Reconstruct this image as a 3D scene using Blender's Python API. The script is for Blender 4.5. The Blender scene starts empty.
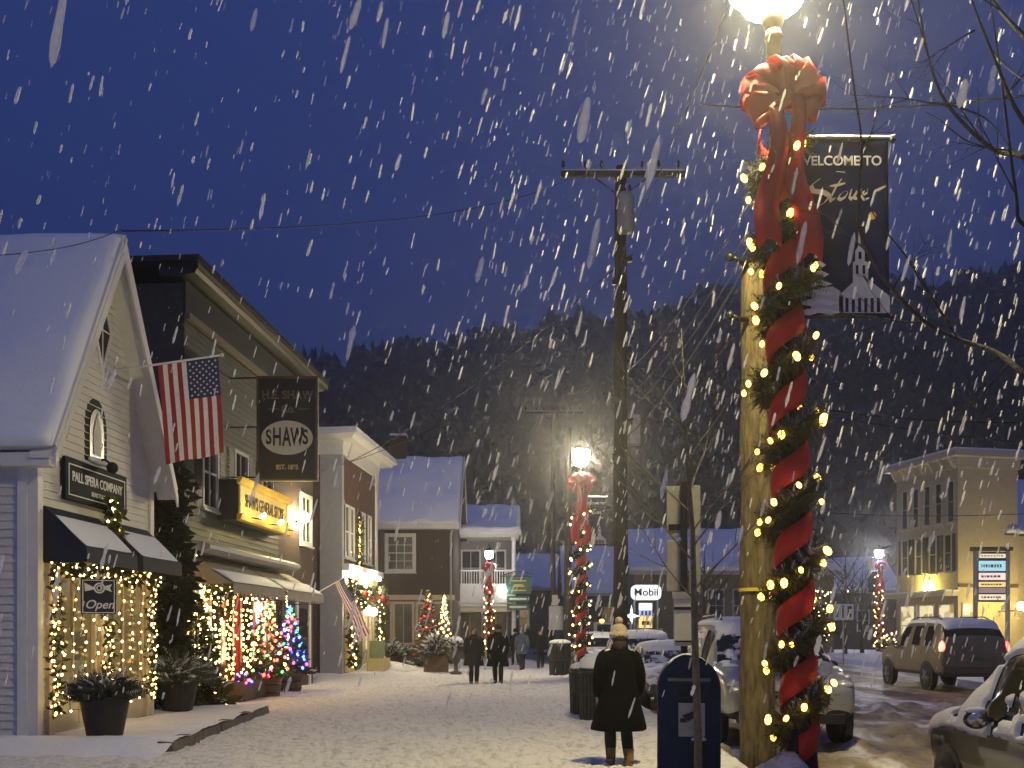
import bpy, bmesh, math, random
import numpy as np
from mathutils import Vector, Matrix, noise
R = math.radians
PI = math.pi
rnd = random.Random(7)
SC = bpy.context.scene
COL = SC.collection
V = Vector
F = 1000.0            # focal length in pixels
CAMZ = 1.6
HZ = 632.0            # horizon row


def P(px, py, d):
    """World point at distance d (along +Y) seen at a pixel of the survey photo."""
    return V(((px - 512) * d / F, d, CAMZ + (HZ - py) * d / F))


# ------------------------------------------------------------------ materials
def _nodes(name):
    m = bpy.data.materials.new(name)
    m.use_nodes = True
    nt = m.node_tree
    return m, nt, nt.nodes, nt.links, nt.nodes['Principled BSDF']


def mat(name, col, rough=.7, var=.2, scale=6, bump=0., bscale=30, metal=0., spec=.5, stretch=None, coat=0.):
    m, nt, N, L, b = _nodes(name)
    b.inputs['Roughness'].default_value = rough
    b.inputs['Metallic'].default_value = metal
    b.inputs['Specular IOR Level'].default_value = spec
    b.inputs['Coat Weight'].default_value = coat
    tc = N.new('ShaderNodeTexCoord')
    src = tc.outputs['Object']
    if stretch:
        mp = N.new('ShaderNodeMapping')
        mp.inputs['Scale'].default_value = stretch
        L.new(src, mp.inputs['Vector'])
        src = mp.outputs['Vector']
    n = N.new('ShaderNodeTexNoise')
    n.inputs['Scale'].default_value = scale
    n.inputs['Detail'].default_value = 6
    n.inputs['Roughness'].default_value = .65
    L.new(src, n.inputs['Vector'])
    cr = N.new('ShaderNodeValToRGB')
    cr.color_ramp.elements[0].position = .3
    cr.color_ramp.elements[1].position = .7
    cr.color_ramp.elements[0].color = tuple(c * (1 - var) for c in col) + (1,)
    cr.color_ramp.elements[1].color = tuple(min(1, c * (1 + var)) for c in col) + (1,)
    L.new(n.outputs['Fac'], cr.inputs['Fac'])
    L.new(cr.outputs['Color'], b.inputs['Base Color'])
    if bump:
        n2 = N.new('ShaderNodeTexNoise')
        n2.inputs['Scale'].default_value = bscale
        n2.inputs['Detail'].default_value = 8
        L.new(src, n2.inputs['Vector'])
        bp = N.new('ShaderNodeBump')
        bp.inputs['Strength'].default_value = bump
        bp.inputs['Distance'].default_value = .03
        L.new(n2.outputs['Fac'], bp.inputs['Height'])
        L.new(bp.outputs['Normal'], b.inputs['Normal'])
    return m


def emit(name, col, strength, base=(.8, .8, .8)):
    m, nt, N, L, b = _nodes(name)
    b.inputs['Base Color'].default_value = tuple(base) + (1,)
    b.inputs['Emission Color'].default_value = tuple(col) + (1,)
    b.inputs['Emission Strength'].default_value = strength
    return m


def emit_noise(name, stops, strength, scale=3., mapping=(1, 1, 1)):
    """A lit window: patches of goods and lit wall seen behind glass."""
    m, nt, N, L, b = _nodes(name)
    tc = N.new('ShaderNodeTexCoord')
    mp = N.new('ShaderNodeMapping')
    mp.inputs['Scale'].default_value = mapping
    L.new(tc.outputs['Object'], mp.inputs['Vector'])
    v = N.new('ShaderNodeTexVoronoi')
    v.distance = 'CHEBYCHEV'
    v.inputs['Scale'].default_value = scale
    L.new(mp.outputs['Vector'], v.inputs['Vector'])
    sx = N.new('ShaderNodeSeparateColor')
    L.new(v.outputs['Color'], sx.inputs['Color'])
    cr = N.new('ShaderNodeValToRGB')
    while len(cr.color_ramp.elements) < len(stops):
        cr.color_ramp.elements.new(.5)
    for i, c in enumerate(stops):
        cr.color_ramp.elements[i].position = i / (len(stops) - 1)
        cr.color_ramp.elements[i].color = tuple(c) + (1,)
    L.new(sx.outputs['Red'], cr.inputs['Fac'])
    L.new(cr.outputs['Color'], b.inputs['Emission Color'])
    b.inputs['Emission Strength'].default_value = strength
    b.inputs['Base Color'].default_value = (.05, .05, .05, 1)
    b.inputs['Roughness'].default_value = .15
    return m


def brick(name, c1, c2, mortar, scale=1., rough=.85):
    m, nt, N, L, b = _nodes(name)
    tc = N.new('ShaderNodeTexCoord')
    s = N.new('ShaderNodeSeparateXYZ')
    L.new(tc.outputs['Object'], s.inputs['Vector'])
    ad = N.new('ShaderNodeMath')
    L.new(s.outputs['X'], ad.inputs[0])
    L.new(s.outputs['Y'], ad.inputs[1])
    c = N.new('ShaderNodeCombineXYZ')
    L.new(ad.outputs[0], c.inputs['X'])
    L.new(s.outputs['Z'], c.inputs['Y'])
    t = N.new('ShaderNodeTexBrick')
    t.inputs['Scale'].default_value = scale
    t.inputs['Brick Width'].default_value = .22
    t.inputs['Row Height'].default_value = .075
    t.inputs['Mortar Size'].default_value = .008
    t.inputs['Color1'].default_value = c1 + (1,)
    t.inputs['Color2'].default_value = c2 + (1,)
    t.inputs['Mortar'].default_value = mortar + (1,)
    L.new(c.outputs['Vector'], t.inputs['Vector'])
    n = N.new('ShaderNodeTexNoise')
    n.inputs['Scale'].default_value = 2.5
    n.inputs['Detail'].default_value = 6
    L.new(tc.outputs['Object'], n.inputs['Vector'])
    mx = N.new('ShaderNodeMix')
    mx.data_type = 'RGBA'
    mx.blend_type = 'MULTIPLY'
    mx.inputs['Factor'].default_value = .5
    L.new(t.outputs['Color'], mx.inputs['A'])
    L.new(n.outputs['Fac'], mx.inputs['B'])
    L.new(mx.outputs['Result'], b.inputs['Base Color'])
    bp = N.new('ShaderNodeBump')
    bp.inputs['Strength'].default_value = .4
    bp.inputs['Distance'].default_value = .01
    L.new(t.outputs['Fac'], bp.inputs['Height'])
    bp.invert = True
    L.new(bp.outputs['Normal'], b.inputs['Normal'])
    b.inputs['Roughness'].default_value = rough
    return m


def snow_mat(name, col=(.80, .81, .83), bump=.35, bscale=9., dirt=None, dscale=.6, dmap=(1, 1, 1), lo=.45, hi=.62):
    m, nt, N, L, b = _nodes(name)
    b.inputs['Roughness'].default_value = .75
    b.inputs['Specular IOR Level'].default_value = .25
    tc = N.new('ShaderNodeTexCoord')
    n = N.new('ShaderNodeTexNoise')
    n.inputs['Scale'].default_value = bscale
    n.inputs['Detail'].default_value = 9
    n.inputs['Roughness'].default_value = .6
    L.new(tc.outputs['Object'], n.inputs['Vector'])
    bp = N.new('ShaderNodeBump')
    bp.inputs['Strength'].default_value = bump
    bp.inputs['Distance'].default_value = .06
    L.new(n.outputs['Fac'], bp.inputs['Height'])
    L.new(bp.outputs['Normal'], b.inputs['Normal'])
    if dirt:
        mp = N.new('ShaderNodeMapping')
        mp.inputs['Scale'].default_value = dmap
        L.new(tc.outputs['Object'], mp.inputs['Vector'])
        d = N.new('ShaderNodeTexNoise')
        d.inputs['Scale'].default_value = dscale
        d.inputs['Detail'].default_value = 8
        d.inputs['Roughness'].default_value = .62
        d.inputs['Distortion'].default_value = .4
        L.new(mp.outputs['Vector'], d.inputs['Vector'])
        cr = N.new('ShaderNodeValToRGB')
        cr.color_ramp.elements[0].position = lo
        cr.color_ramp.elements[1].position = hi
        cr.color_ramp.elements[0].color = tuple(dirt) + (1,)
        cr.color_ramp.elements[1].color = tuple(col) + (1,)
        L.new(d.outputs['Fac'], cr.inputs['Fac'])
        L.new(cr.outputs['Color'], b.inputs['Base Color'])
    else:
        b.inputs['Base Color'].default_value = tuple(col) + (1,)
    return m


def glass_dark(name, col=(.01, .012, .016), rough=.06, spec=.6):
    m, nt, N, L, b = _nodes(name)
    b.inputs['Base Color'].default_value = col + (1,)
    b.inputs['Roughness'].default_value = rough
    b.inputs['Specular IOR Level'].default_value = spec
    return m


# ------------------------------------------------------------------ mesh builder
class MB:
    def __init__(s):
        s.v, s.f, s.mi, s.m = [], [], [], 0

    def add(s, vs, fs):
        o = len(s.v)
        s.v.extend(tuple(p) for p in vs)
        for f in fs:
            s.f.append(tuple(i + o for i in f))
            s.mi.append(s.m)
        return s

    def box(s, x0, x1, y0, y1, z0, z1):
        return s.add([(x0, y0, z0), (x1, y0, z0), (x1, y1, z0), (x0, y1, z0), (x0, y0, z1), (x1, y0, z1), (x1, y1, z1), (x0, y1, z1)],
                     [(0, 3, 2, 1), (4, 5, 6, 7), (0, 1, 5, 4), (1, 2, 6, 5), (2, 3, 7, 6), (3, 0, 4, 7)])

    def obox(s, c, h, M):
        c = V(c)
        vs = [c + M @ V((h[0] * a, h[1] * b, h[2] * d)) for d in (-1, 1) for a, b in ((-1, -1), (1, -1), (1, 1), (-1, 1))]
        return s.add(vs, [(0, 3, 2, 1), (4, 5, 6, 7), (0, 1, 5, 4), (1, 2, 6, 5), (2, 3, 7, 6), (3, 0, 4, 7)])

    def poly(s, pts):
        return s.add(pts, [tuple(range(len(pts)))])

    def prism(s, pts, vec):
        n = len(pts)
        vec = V(vec)
        a = [V(p) for p in pts]
        b = [p + vec for p in a]
        return s.add(a + b, [tuple(reversed(range(n))), tuple(range(n, 2 * n))] + [(i, (i + 1) % n, n + (i + 1) % n, n + i) for i in range(n)])

    def tube(s, pts, r, n=8, cap=True):
        pts = [V(p) for p in pts]
        k = len(pts)
        rr = r if isinstance(r, (list, tuple)) else [r] * k
        up = V((0, 0, 1))
        vs = []
        pu = None
        for i, p in enumerate(pts):
            t = (pts[min(i + 1, k - 1)] - pts[max(i - 1, 0)])
            if t.length < 1e-9:
                t = V((0, 0, 1))
            t.normalize()
            if pu is None:
                u = t.cross(V((0, 1, 0)) if abs(t.y) < .9 else V((1, 0, 0)))
            else:
                u = pu - t * pu.dot(t)
                if u.length < 1e-6:
                    u = t.cross(up)
            u.normalize()
            pu = u
            w = t.cross(u)
            for j in range(n):
                a = 2 * PI * j / n
                vs.append(p + (u * math.cos(a) + w * math.sin(a)) * rr[i])
        fs = [(i * n + j, i * n + (j + 1) % n, (i + 1) * n + (j + 1) % n, (i + 1) * n + j) for i in range(k - 1) for j in range(n)]
        if cap:
            fs += [tuple(reversed(range(n))), tuple(range((k - 1) * n, k * n))]
        return s.add(vs, fs)

    def lathe(s, prof, c=(0, 0, 0), n=16, sx=1., sy=1., M=None):
        c = V(c)
        vs = []
        for r, z in prof:
            for j in range(n):
                a = 2 * PI * j / n
                p = V((r * math.cos(a) * sx, r * math.sin(a) * sy, z))
                vs.append(c + (M @ p if M else p))
        k = len(prof)
        fs = [(i * n + j, i * n + (j + 1) % n, (i + 1) * n + (j + 1) % n, (i + 1) * n + j) for i in range(k - 1) for j in range(n)]
        if prof[0][0] > 1e-5:
            fs.append(tuple(reversed(range(n))))
        if prof[-1][0] > 1e-5:
            fs.append(tuple(range((k - 1) * n, k * n)))
        return s.add(vs, fs)

    def blob(s, c, r, n=10, k=6, M=None):
        if not isinstance(r, (tuple, list)):
            r = (r, r, r)
        c = V(c)
        vs = []
        for i in range(k + 1):
            th = PI * i / k
            for j in range(n):
                a = 2 * PI * j / n
                p = V((r[0] * math.sin(th) * math.cos(a), r[1] * math.sin(th) * math.sin(a), -r[2] * math.cos(th)))
                vs.append(c + (M @ p if M else p))
        fs = [(i * n + j, i * n + (j + 1) % n, (i + 1) * n + (j + 1) % n, (i + 1) * n + j) for i in range(k) for j in range(n)]
        return s.add(vs, fs)

    def sheet(s, fn, us, vs_):
        """fn(u,v)->point over two lists."""
        a = [fn(u, w) for w in vs_ for u in us]
        n = len(us)
        return s.add(a, [(j * n + i, j * n + i + 1, (j + 1) * n + i + 1, (j + 1) * n + i) for j in range(len(vs_) - 1) for i in range(n - 1)])

    def islands(s):
        """One builder for each connected piece."""
        par = list(range(len(s.v)))

        def find(i):
            while par[i] != i:
                par[i] = par[par[i]]; i = par[i]
            return i
        for f in s.f:
            for i in f[1:]: par[find(i)] = find(f[0])
        out = {}
        for f, m in zip(s.f, s.mi): out.setdefault(find(f[0]), []).append((f, m))
        res = []
        for fs in out.values():
            b = MB(); ids = {}
            for f, m in fs:
                b.f.append(tuple(ids.setdefault(i, len(ids)) for i in f)); b.mi.append(m)
            b.v = [None] * len(ids)
            for i, j in ids.items(): b.v[j] = s.v[i]
            res.append(b)
        return res

    def build_each(s, name, mats, parent=None, smooth=False):
        return [b.build(name, mats, parent, smooth) for b in s.islands()]

    def mesh(s, name, mats, smooth=False):
        me = bpy.data.meshes.new(name)
        me.from_pydata(s.v, [], s.f)
        ms = mats if isinstance(mats, (list, tuple)) else [mats]
        for m in ms:
            me.materials.append(m)
        if len(ms) > 1:
            me.polygons.foreach_set('material_index', s.mi)
        if smooth:
            me.polygons.foreach_set('use_smooth', [True] * len(s.f))
        me.update()
        return me

    def build(s, name, mats, parent=None, smooth=False, loc=None):
        o = bpy.data.objects.new(name, s.mesh(name, mats, smooth))
        COL.objects.link(o)
        if parent:
            o.parent = parent
        if loc is not None:
            o.location = loc
        return o


def bevel(o, w=.01, seg=2):
    m = o.modifiers.new('edge', 'BEVEL')
    m.width = w
    m.segments = seg
    m.limit_method = 'ANGLE'
    m.angle_limit = R(40)
    return o


def tag(o, label=None, cat=None, group=None, kind=None):
    if label: o['label'] = label
    if cat: o['category'] = cat
    if group: o['group'] = group
    if kind: o['kind'] = kind
    return o


def thing(name, label, cat, loc=(0, 0, 0), rz=0., group=None):
    o = bpy.data.objects.new(name, None)
    COL.objects.link(o)
    o.empty_display_size = .2
    o.location = loc
    o.rotation_euler = (0, 0, rz)
    return tag(o, label, cat, group)


def place(data_obj, parent, loc, rot=None, scale=None, name=None):
    c = data_obj.copy()
    COL.objects.link(c)
    c.parent = parent
    c.location = loc
    if rot: c.rotation_euler = rot
    if scale: c.scale = scale
    return c


def dup(root, loc=None, rz=None, label=None, parent=None):
    c = root.copy()
    COL.objects.link(c)
    c.parent = parent
    if loc is not None: c.location = loc
    if rz is not None: c.rotation_euler = (0, 0, rz)
    if label: c['label'] = label
    for ch in list(root.children):
        dup(ch, parent=c)
    return c


def text(body, size, m, parent, loc, rot, extrude=.006, name='lettering', sx=1., shear=0., align='CENTER', bold=0.):
    cu = bpy.data.curves.new(name, 'FONT')
    cu.body = body
    cu.size = size
    cu.extrude = extrude
    cu.align_x = align
    cu.align_y = 'CENTER'
    cu.shear = shear
    cu.offset = bold
    t = bpy.data.objects.new(name, cu)
    COL.objects.link(t)
    me = bpy.data.meshes.new_from_object(t)
    bpy.data.objects.remove(t)
    bpy.data.curves.remove(cu)
    me.name = name
    me.materials.clear()
    me.materials.append(m)
    o = bpy.data.objects.new(name, me)
    COL.objects.link(o)
    o.parent = parent
    o.location = loc
    o.rotation_euler = rot
    o.scale = (sx, 1, 1)
    return o


UPR = (PI / 2, 0, 0)     # text standing up, read from -Y

# ------------------------------------------------------------------ library of materials
SNOW = snow_mat('snow')
SNOWR = snow_mat('roof_snow', (.78, .80, .84), .25, 4.)
CLAP = mat('white_clapboard', (.63, .61, .56), .6, .08, 3, .15, 60)
CLAPG = mat('grey_green_clapboard', (.075, .076, .062), .65, .12, 3, .15, 60)
WTRIM = mat('white_trim', (.68, .67, .64), .5, .06, 5)
GTRIM = mat('grey_trim', (.38, .38, .38), .55, .08, 5)
CREAM = mat('cream_trim', (.55, .48, .33), .55, .08, 5)
BLACKP = mat('black_paint', (.012, .012, .014), .5, .25, 8, spec=.3)
DARKM = mat('dark_metal', (.02, .02, .022), .4, .3, 12, metal=.4)
SLATE = mat('dark_roof', (.03, .03, .033), .8, .3, 9, .3)
BRICK = brick('red_brick', (.16, .06, .045), (.11, .04, .03), (.13, .11, .10))
BRICKD = brick('dark_brick', (.075, .035, .025), (.05, .025, .02), (.06, .05, .045))
BROWN = mat('brown_shingle', (.055, .03, .022), .85, .3, 14, .5, 50, stretch=(1, 1, 3))
NAVY = mat('navy_awning', (.008, .014, .032), .75, .2, 10)
NAVYB = mat('navy_banner', (.005, .011, .075), .8, .2, 6, spec=.05)
SIGNG = mat('dark_sign_green', (.006, .012, .016), .7, .2, 6, spec=.2)
CANVAS = mat('striped_canvas', (.33, .30, .24), .85, .15, 5, .2)
GOLD = mat('gold_leaf', (.60, .42, .10), .4, .15, 9)
IVORY = mat('ivory_paint', (.72, .66, .46), .5, .08, 9)
PALE = mat('pale_lettering', (.72, .72, .68), .5, .05, 9)
ARTG = mat('pale_grey_print', (.58, .57, .55), .7, .08, 9)
def velvet(name, col, tr=.35):
    m = mat(name, col, .55, .16, 9, .2, 70)
    nt = m.node_tree; N = nt.nodes; b = N['Principled BSDF']; o = [n for n in N if n.type == 'OUTPUT_MATERIAL'][0]
    t = N.new('ShaderNodeBsdfTranslucent'); t.inputs['Color'].default_value = (col[0], col[1] * 2.2, col[2] * 3.2, 1)
    x = N.new('ShaderNodeMixShader'); x.inputs[0].default_value = tr
    nt.links.new(b.outputs[0], x.inputs[1]); nt.links.new(t.outputs[0], x.inputs[2]); nt.links.new(x.outputs[0], o.inputs['Surface'])
    return m


RED = mat('red_velvet', (.42, .012, .012), .6, .25, 14, .1)
REDB = mat('red_flag_cloth', (.30, .012, .02), .75, .15, 14)
WHITEF = mat('white_flag_cloth', (.68, .66, .62), .75, .08, 14)
BLUEF = mat('blue_flag_cloth', (.012, .022, .085), .75, .15, 14)
NEEDLE = mat('fir_needles', (.045, .065, .022), .6, .45, 22)
NEEDLEY = mat('olive_needles', (.085, .095, .03), .7, .4, 22)
IVYM = mat('dark_evergreen_leaf', (.016, .022, .012), .7, .4, 12)
BARK = mat('grey_bark', (.10, .085, .065), .9, .35, 16, .5, 40, stretch=(1, 1, .3))
WOOD = mat('weathered_pole_wood', (.135, .105, .048), .9, .66, 13, 1., 26, stretch=(1.3, 1.3, .24))
WOODD = mat('dark_pole_wood', (.035, .027, .02), .9, .4, 9, .6, 30, stretch=(1.5, 1.5, .15))
BARREL = mat('barrel_wood', (.10, .065, .038), .8, .35, 12, .3, 40, stretch=(2, 2, .3))
POTM = mat('dark_pot', (.012, .012, .011), .6, .3, 12)
WIRE = mat('black_wire', (.008, .008, .008), .6, .1, 5)
WIRES = mat('pale_cable', (.16, .16, .15), .6, .1, 5)
PANEG = glass_dark('window_glass', (.012, .014, .02))
STONE = mat('kerb_stone', (.11, .10, .09), .9, .4, 7, .8, 18)
YELLOW = mat('yellow_band', (.75, .58, .03), .5, .1, 9)
GALV = mat('galvanised_metal', (.34, .34, .33), .5, .2, 7, metal=.3)
SIGNB = mat('sign_back', (.30, .30, .26), .5, .18, 6)
SIGNW = mat('sign_white', (.55, .56, .50), .5, .1, 6)
MAILB = mat('mailbox_blue', (.008, .020, .055), .6, .3, 9, .2, 40, spec=.2)
BINM = mat('bin_metal', (.022, .022, .024), .55, .3, 12)
BULBW = emit('warm_bulb', (1., .53, .12), 11., (.9, .7, .4))
BULBC = emit('soft_white_bulb', (1., .70, .30), 14., (.9, .8, .6))
BULBR = emit('red_bulb', (1., .04, .02), 14.)
BULBG = emit('green_bulb', (.03, .9, .12), 9.)
BULBB = emit('blue_bulb', (.02, .05, 1.), 26.)
BULBP = emit('pink_bulb', (1., .05, .22), 7.)
SNOW_CAP = snow_mat('thin_snow', (.76, .77, .79), .3, 30.)

BULBA = emit('amber_bulb', (1., .50, .09), 7.5, (.9, .7, .4))
# one bulb mesh per colour, shared by every copy
def bulb_obj(m, nm, r=.02):
    b = MB().blob((0, 0, 0), (r, r, r * 1.35), 6, 4)
    me = b.mesh(nm, m, True)
    return bpy.data.objects.new('bulb', me)
BW, BC = bulb_obj(BULBW, 'warm_bulb'), bulb_obj(BULBC, 'white_bulb')
BA = bulb_obj(BULBA, 'amber_bulb')
BRd, BG, BB, BP = (bulb_obj(m, n) for m, n in ((BULBR, 'red_bulb'), (BULBG, 'green_bulb'), (BULBB, 'blue_bulb'), (BULBP, 'pink_bulb')))


def bulbs(parent, pts, kinds=None, s=1.):
    for p in pts:
        k = rnd.choice(kinds or [BW])
        q = s * rnd.uniform(.8, 1.2)
        place(k, parent, p, (rnd.uniform(-.6, .6), rnd.uniform(-.6, .6), 0), (q, q, q))


def light_string(label, pts, parent_loc=(0, 0, 0), kinds=None, s=1., green=0, gr=.06, group=None, rz=0, jit=.02, hang=None):
    """A string of bulbs: a wire along pts, bulbs beside it, optional greenery."""
    t = thing('light_string', label, 'string lights', parent_loc, rz, group)
    w = MB()
    w.tube(pts, .005, 4)
    w.build('wire', WIRE, t)
    if green:
        g = MB()
        for i in range(len(pts) - 1):
            a, b = V(pts[i]), V(pts[i + 1])
            for k in range(green):
                q = a.lerp(b, rnd.random())
                sprig(g, q, V((rnd.gauss(0, 1), rnd.gauss(0, 1), rnd.gauss(0, 1))), gr * rnd.uniform(1, 2), gr * .35)
        g.build('greenery', NEEDLE, t)
    bulbs(t, [V(p) + V((rnd.uniform(-jit, jit), rnd.uniform(-jit, jit) - .01, rnd.uniform(-jit, jit))) for p in pts], kinds, s)
    return t


def sprig(mb, p, d, L, w):
    """One small needle spray: two crossed slim diamonds."""
    d = V(d)
    if d.length < 1e-6: d = V((0, 0, 1))
    d.normalize()
    u = d.orthogonal()
    u.normalize()
    u = Matrix.Rotation(rnd.uniform(0, PI), 3, d) @ u
    p = V(p)
    for k in range(2):
        x = u if k == 0 else d.cross(u)
        mid = p + d * L * .45
        mb.add([p, mid + x * w, p + d * L, mid - x * w], [(0, 1, 2, 3)])


def fir_tip(mb, p, d, L, w, k=6):
    """A fir twig: slim needles in pairs along a short stem."""
    d = V(d)
    if d.length < 1e-6: d = V((0, 0, 1))
    d.normalize()
    u = d.orthogonal().normalized()
    u = Matrix.Rotation(rnd.uniform(0, PI), 3, d) @ u
    x = d.cross(u)
    p = V(p)
    for i in range(k):
        q = p + d * L * (i + .3) / k
        a = rnd.uniform(-.5, .5)
        s1 = u * math.cos(a) + x * math.sin(a)
        nl = w * (1 - .5 * i / k)
        t = s1.cross(d) * (w * .10) + d * (w * .10)
        for sg in (-1, 1):
            e = q + s1 * sg * nl + d * nl * .8
            mb.add([q - t, q + t, e], [(0, 1, 2)])
    mb.add([p + u * .003, p + d * L, p - u * .003], [(0, 1, 2)])


def conifer(parent, h, r, z0=0., n=420, m=NEEDLE, snow=.15, top=1.0, sl=.16):
    tr = MB().tube([(0, 0, z0), (0, 0, z0 + h * .6), (0, 0, z0 + h * .97)], [.035 * h / 1.6, .02 * h / 1.6, .004], 6)
    tr.build('trunk', BARK, parent)
    c, sn = MB(), MB()
    for i in range(n):
        t = rnd.random() ** 1.35
        z = z0 + h * (.06 + .92 * t)
        rr = r * (1 - t) ** .85 * (.75 + .35 * math.sin(t * 40 + 2 * noise.noise(V((t * 9, i * .01, 0)))))
        a = rnd.uniform(0, 2 * PI)
        q = rr * rnd.uniform(.25, 1.) ** .6
        p = V((q * math.cos(a), q * math.sin(a), z - q * .18))
        d = V((math.cos(a), math.sin(a), rnd.uniform(-.35, .6)))
        L = sl * (1.25 - .7 * t) * rnd.uniform(.7, 1.3)
        sprig(c, p, d, L, L * .2)
        if rnd.random() < snow:
            sprig(sn, p + V((0, 0, .02)), V((d.x, d.y, d.z + .15)), L * .9, L * .17)
    for k in range(8):
        sprig(c, (0, 0, z0 + h * .93), V((rnd.uniform(-.4, .4), rnd.uniform(-.4, .4), 1)), sl * .8, sl * .15)
    c.build('crown', m, parent)
    if snow: sn.build('snow', SNOW_CAP, parent)


def tree_bulbs(parent, h, r, z0, n, kinds, s=1., front=True):
    pts = []
    for i in range(n):
        t = (i + .5) / n
        a = i * 2.4
        rr = r * (1 - t) ** .85 * .98
        pts.append((rr * math.cos(a), rr * math.sin(a), z0 + h * (.06 + .92 * t) - rr * .15))
    bulbs(parent, pts, kinds, s)


def bare_branch(mb, p, d, L, r, depth, spread=.55, up=.12, seg=5):
    p = V(p); d = V(d).normalized()
    pts, rad = [p.copy()], [r]
    kids = []
    for i in range(seg):
        d = (d + V((rnd.gauss(0, .09), rnd.gauss(0, .09), rnd.gauss(0, .07) + up * .25))).normalized()
        p = p + d * (L / seg)
        pts.append(p.copy()); rad.append(r * (1 - .72 * (i + 1) / seg))
        if depth > 0 and i >= 1:
            kids.append((p.copy(), d.copy(), rad[-1]))
    mb.tube(pts, rad, 6 if r > .02 else 4)
    for q, dd, rr in kids:
        for k in range(rnd.choice((1, 1, 2))):
            a = dd.orthogonal(); a = Matrix.Rotation(rnd.uniform(0, 2 * PI), 3, dd) @ a
            nd = (dd + a * rnd.uniform(spread * .7, spread * 1.3) + V((0, 0, up))).normalized()
            bare_branch(mb, q, nd, L * rnd.uniform(.42, .62), rr * .7, depth - 1, spread, up, 4)
# ------------------------------------------------------------------ camera, sky, light
cam = bpy.data.cameras.new('camera')
cam.sensor_width = 36
cam.lens = 36 * F / 1024
cam.shift_y = (HZ - 384) / 1024
cam.clip_start = .05
cam.clip_end = 3000
co = bpy.data.objects.new('camera', cam)
co.location = (0, 0, CAMZ)
co.rotation_euler = (PI / 2, 0, 0)
COL.objects.link(co)
SC.camera = co

w = bpy.data.worlds.new('World')
SC.world = w
w.use_nodes = True
nt = w.node_tree
bg = nt.nodes['Background']
sky = nt.nodes.new('ShaderNodeTexSky')
sky.sky_type = 'NISHITA'
sky.sun_disc = False
sky.sun_elevation = R(-4.)
sky.sun_rotation = R(200)
sky.altitude = 250
sky.dust_density = .4
sky.ozone_density = 4.
# heavy snow cloud: an even deep blue laid over the last of the twilight
mx = nt.nodes.new('ShaderNodeMix')
mx.data_type = 'RGBA'
mx.inputs['Factor'].default_value = .90
mx.inputs['B'].default_value = (.52, .90, 3.45, 1)
nt.links.new(sky.outputs['Color'], mx.inputs['A'])
# the cloud overhead is paler than the cloud low down
tcw = nt.nodes.new('ShaderNodeTexCoord')
sxw = nt.nodes.new('ShaderNodeSeparateXYZ')
nt.links.new(tcw.outputs['Generated'], sxw.inputs['Vector'])
mrw = nt.nodes.new('ShaderNodeMapRange')
mrw.interpolation_type = 'SMOOTHSTEP'
mrw.inputs['From Min'].default_value = .5
mrw.inputs['From Max'].default_value = .95
mrw.inputs['To Min'].default_value = 1.
mrw.inputs['To Max'].default_value = 1.9
nt.links.new(sxw.outputs['Z'], mrw.inputs['Value'])
vmw = nt.nodes.new('ShaderNodeVectorMath')
vmw.operation = 'SCALE'
nt.links.new(mx.outputs['Result'], vmw.inputs[0])
nt.links.new(mrw.outputs['Result'], vmw.inputs['Scale'])
nt.links.new(vmw.outputs['Vector'], bg.inputs['Color'])
bg.inputs['Strength'].default_value = .054
SC.view_settings.view_transform = 'Standard'
SC.view_settings.look = 'None'
SC.view_settings.exposure = 0
SC.view_settings.gamma = 1
SC.cycles.use_denoising = True
SC.cycles.max_bounces = 6
SC.cycles.diffuse_bounces = 3
SC.cycles.glossy_bounces = 2
SC.cycles.transmission_bounces = 3
SC.cycles.transparent_max_bounces = 12
SC.cycles.volume_bounces = 0
SC.cycles.use_light_tree = True
SC.cycles.sample_clamp_indirect = 4
SC.cycles.sample_clamp_direct = 0

sun = bpy.data.lights.new('sun', 'SUN')          # faint twilight fill added behind the camera to lighten the fronts
sun.energy = .07
sun.angle = R(60)
sun.color = (.70, .78, 1)
so = bpy.data.objects.new('sun', sun)
so.rotation_euler = (R(62), 0, R(-20))
COL.objects.link(so)


def lerp_table(tb, y):
    if y <= tb[0][0]: return tb[0][1]
    for (a, x0), (b, x1) in zip(tb, tb[1:]):
        if y <= b:
            t = (y - a) / (b - a)
            return x0 + (x1 - x0) * t
    return tb[-1][1]


KERB = [(-20, 2.95), (22, 2.9), (36, 2.8), (50, 1.5), (62, .4), (76, -1.1), (95, -3.6)]
kerb = lambda y: lerp_table(KERB, y)

# ------------------------------------------------------------------ ground
g = MB()
g.sheet(lambda u, v: (u, v, -.22), [-700, -60, 0, 60, 700], [-60, 0, 60, 200, 700])
tag(g.build('ground', SNOW), kind='structure')

prints = []
for i in range(3000):
    py = 6 + 30 * rnd.random() ** 1.4
    px = rnd.gauss(-.9, 1.5) if rnd.random() < .8 else rnd.uniform(-5.2, 2.3)
    prints.append((px, py, rnd.uniform(-.4, .4) + (0 if rnd.random() < .7 else 1.2), rnd.uniform(.022, .055)))
cells = {}
for p in prints:
    cells.setdefault((round(p[0] * 2), round(p[1] * 2)), []).append(p)


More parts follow.
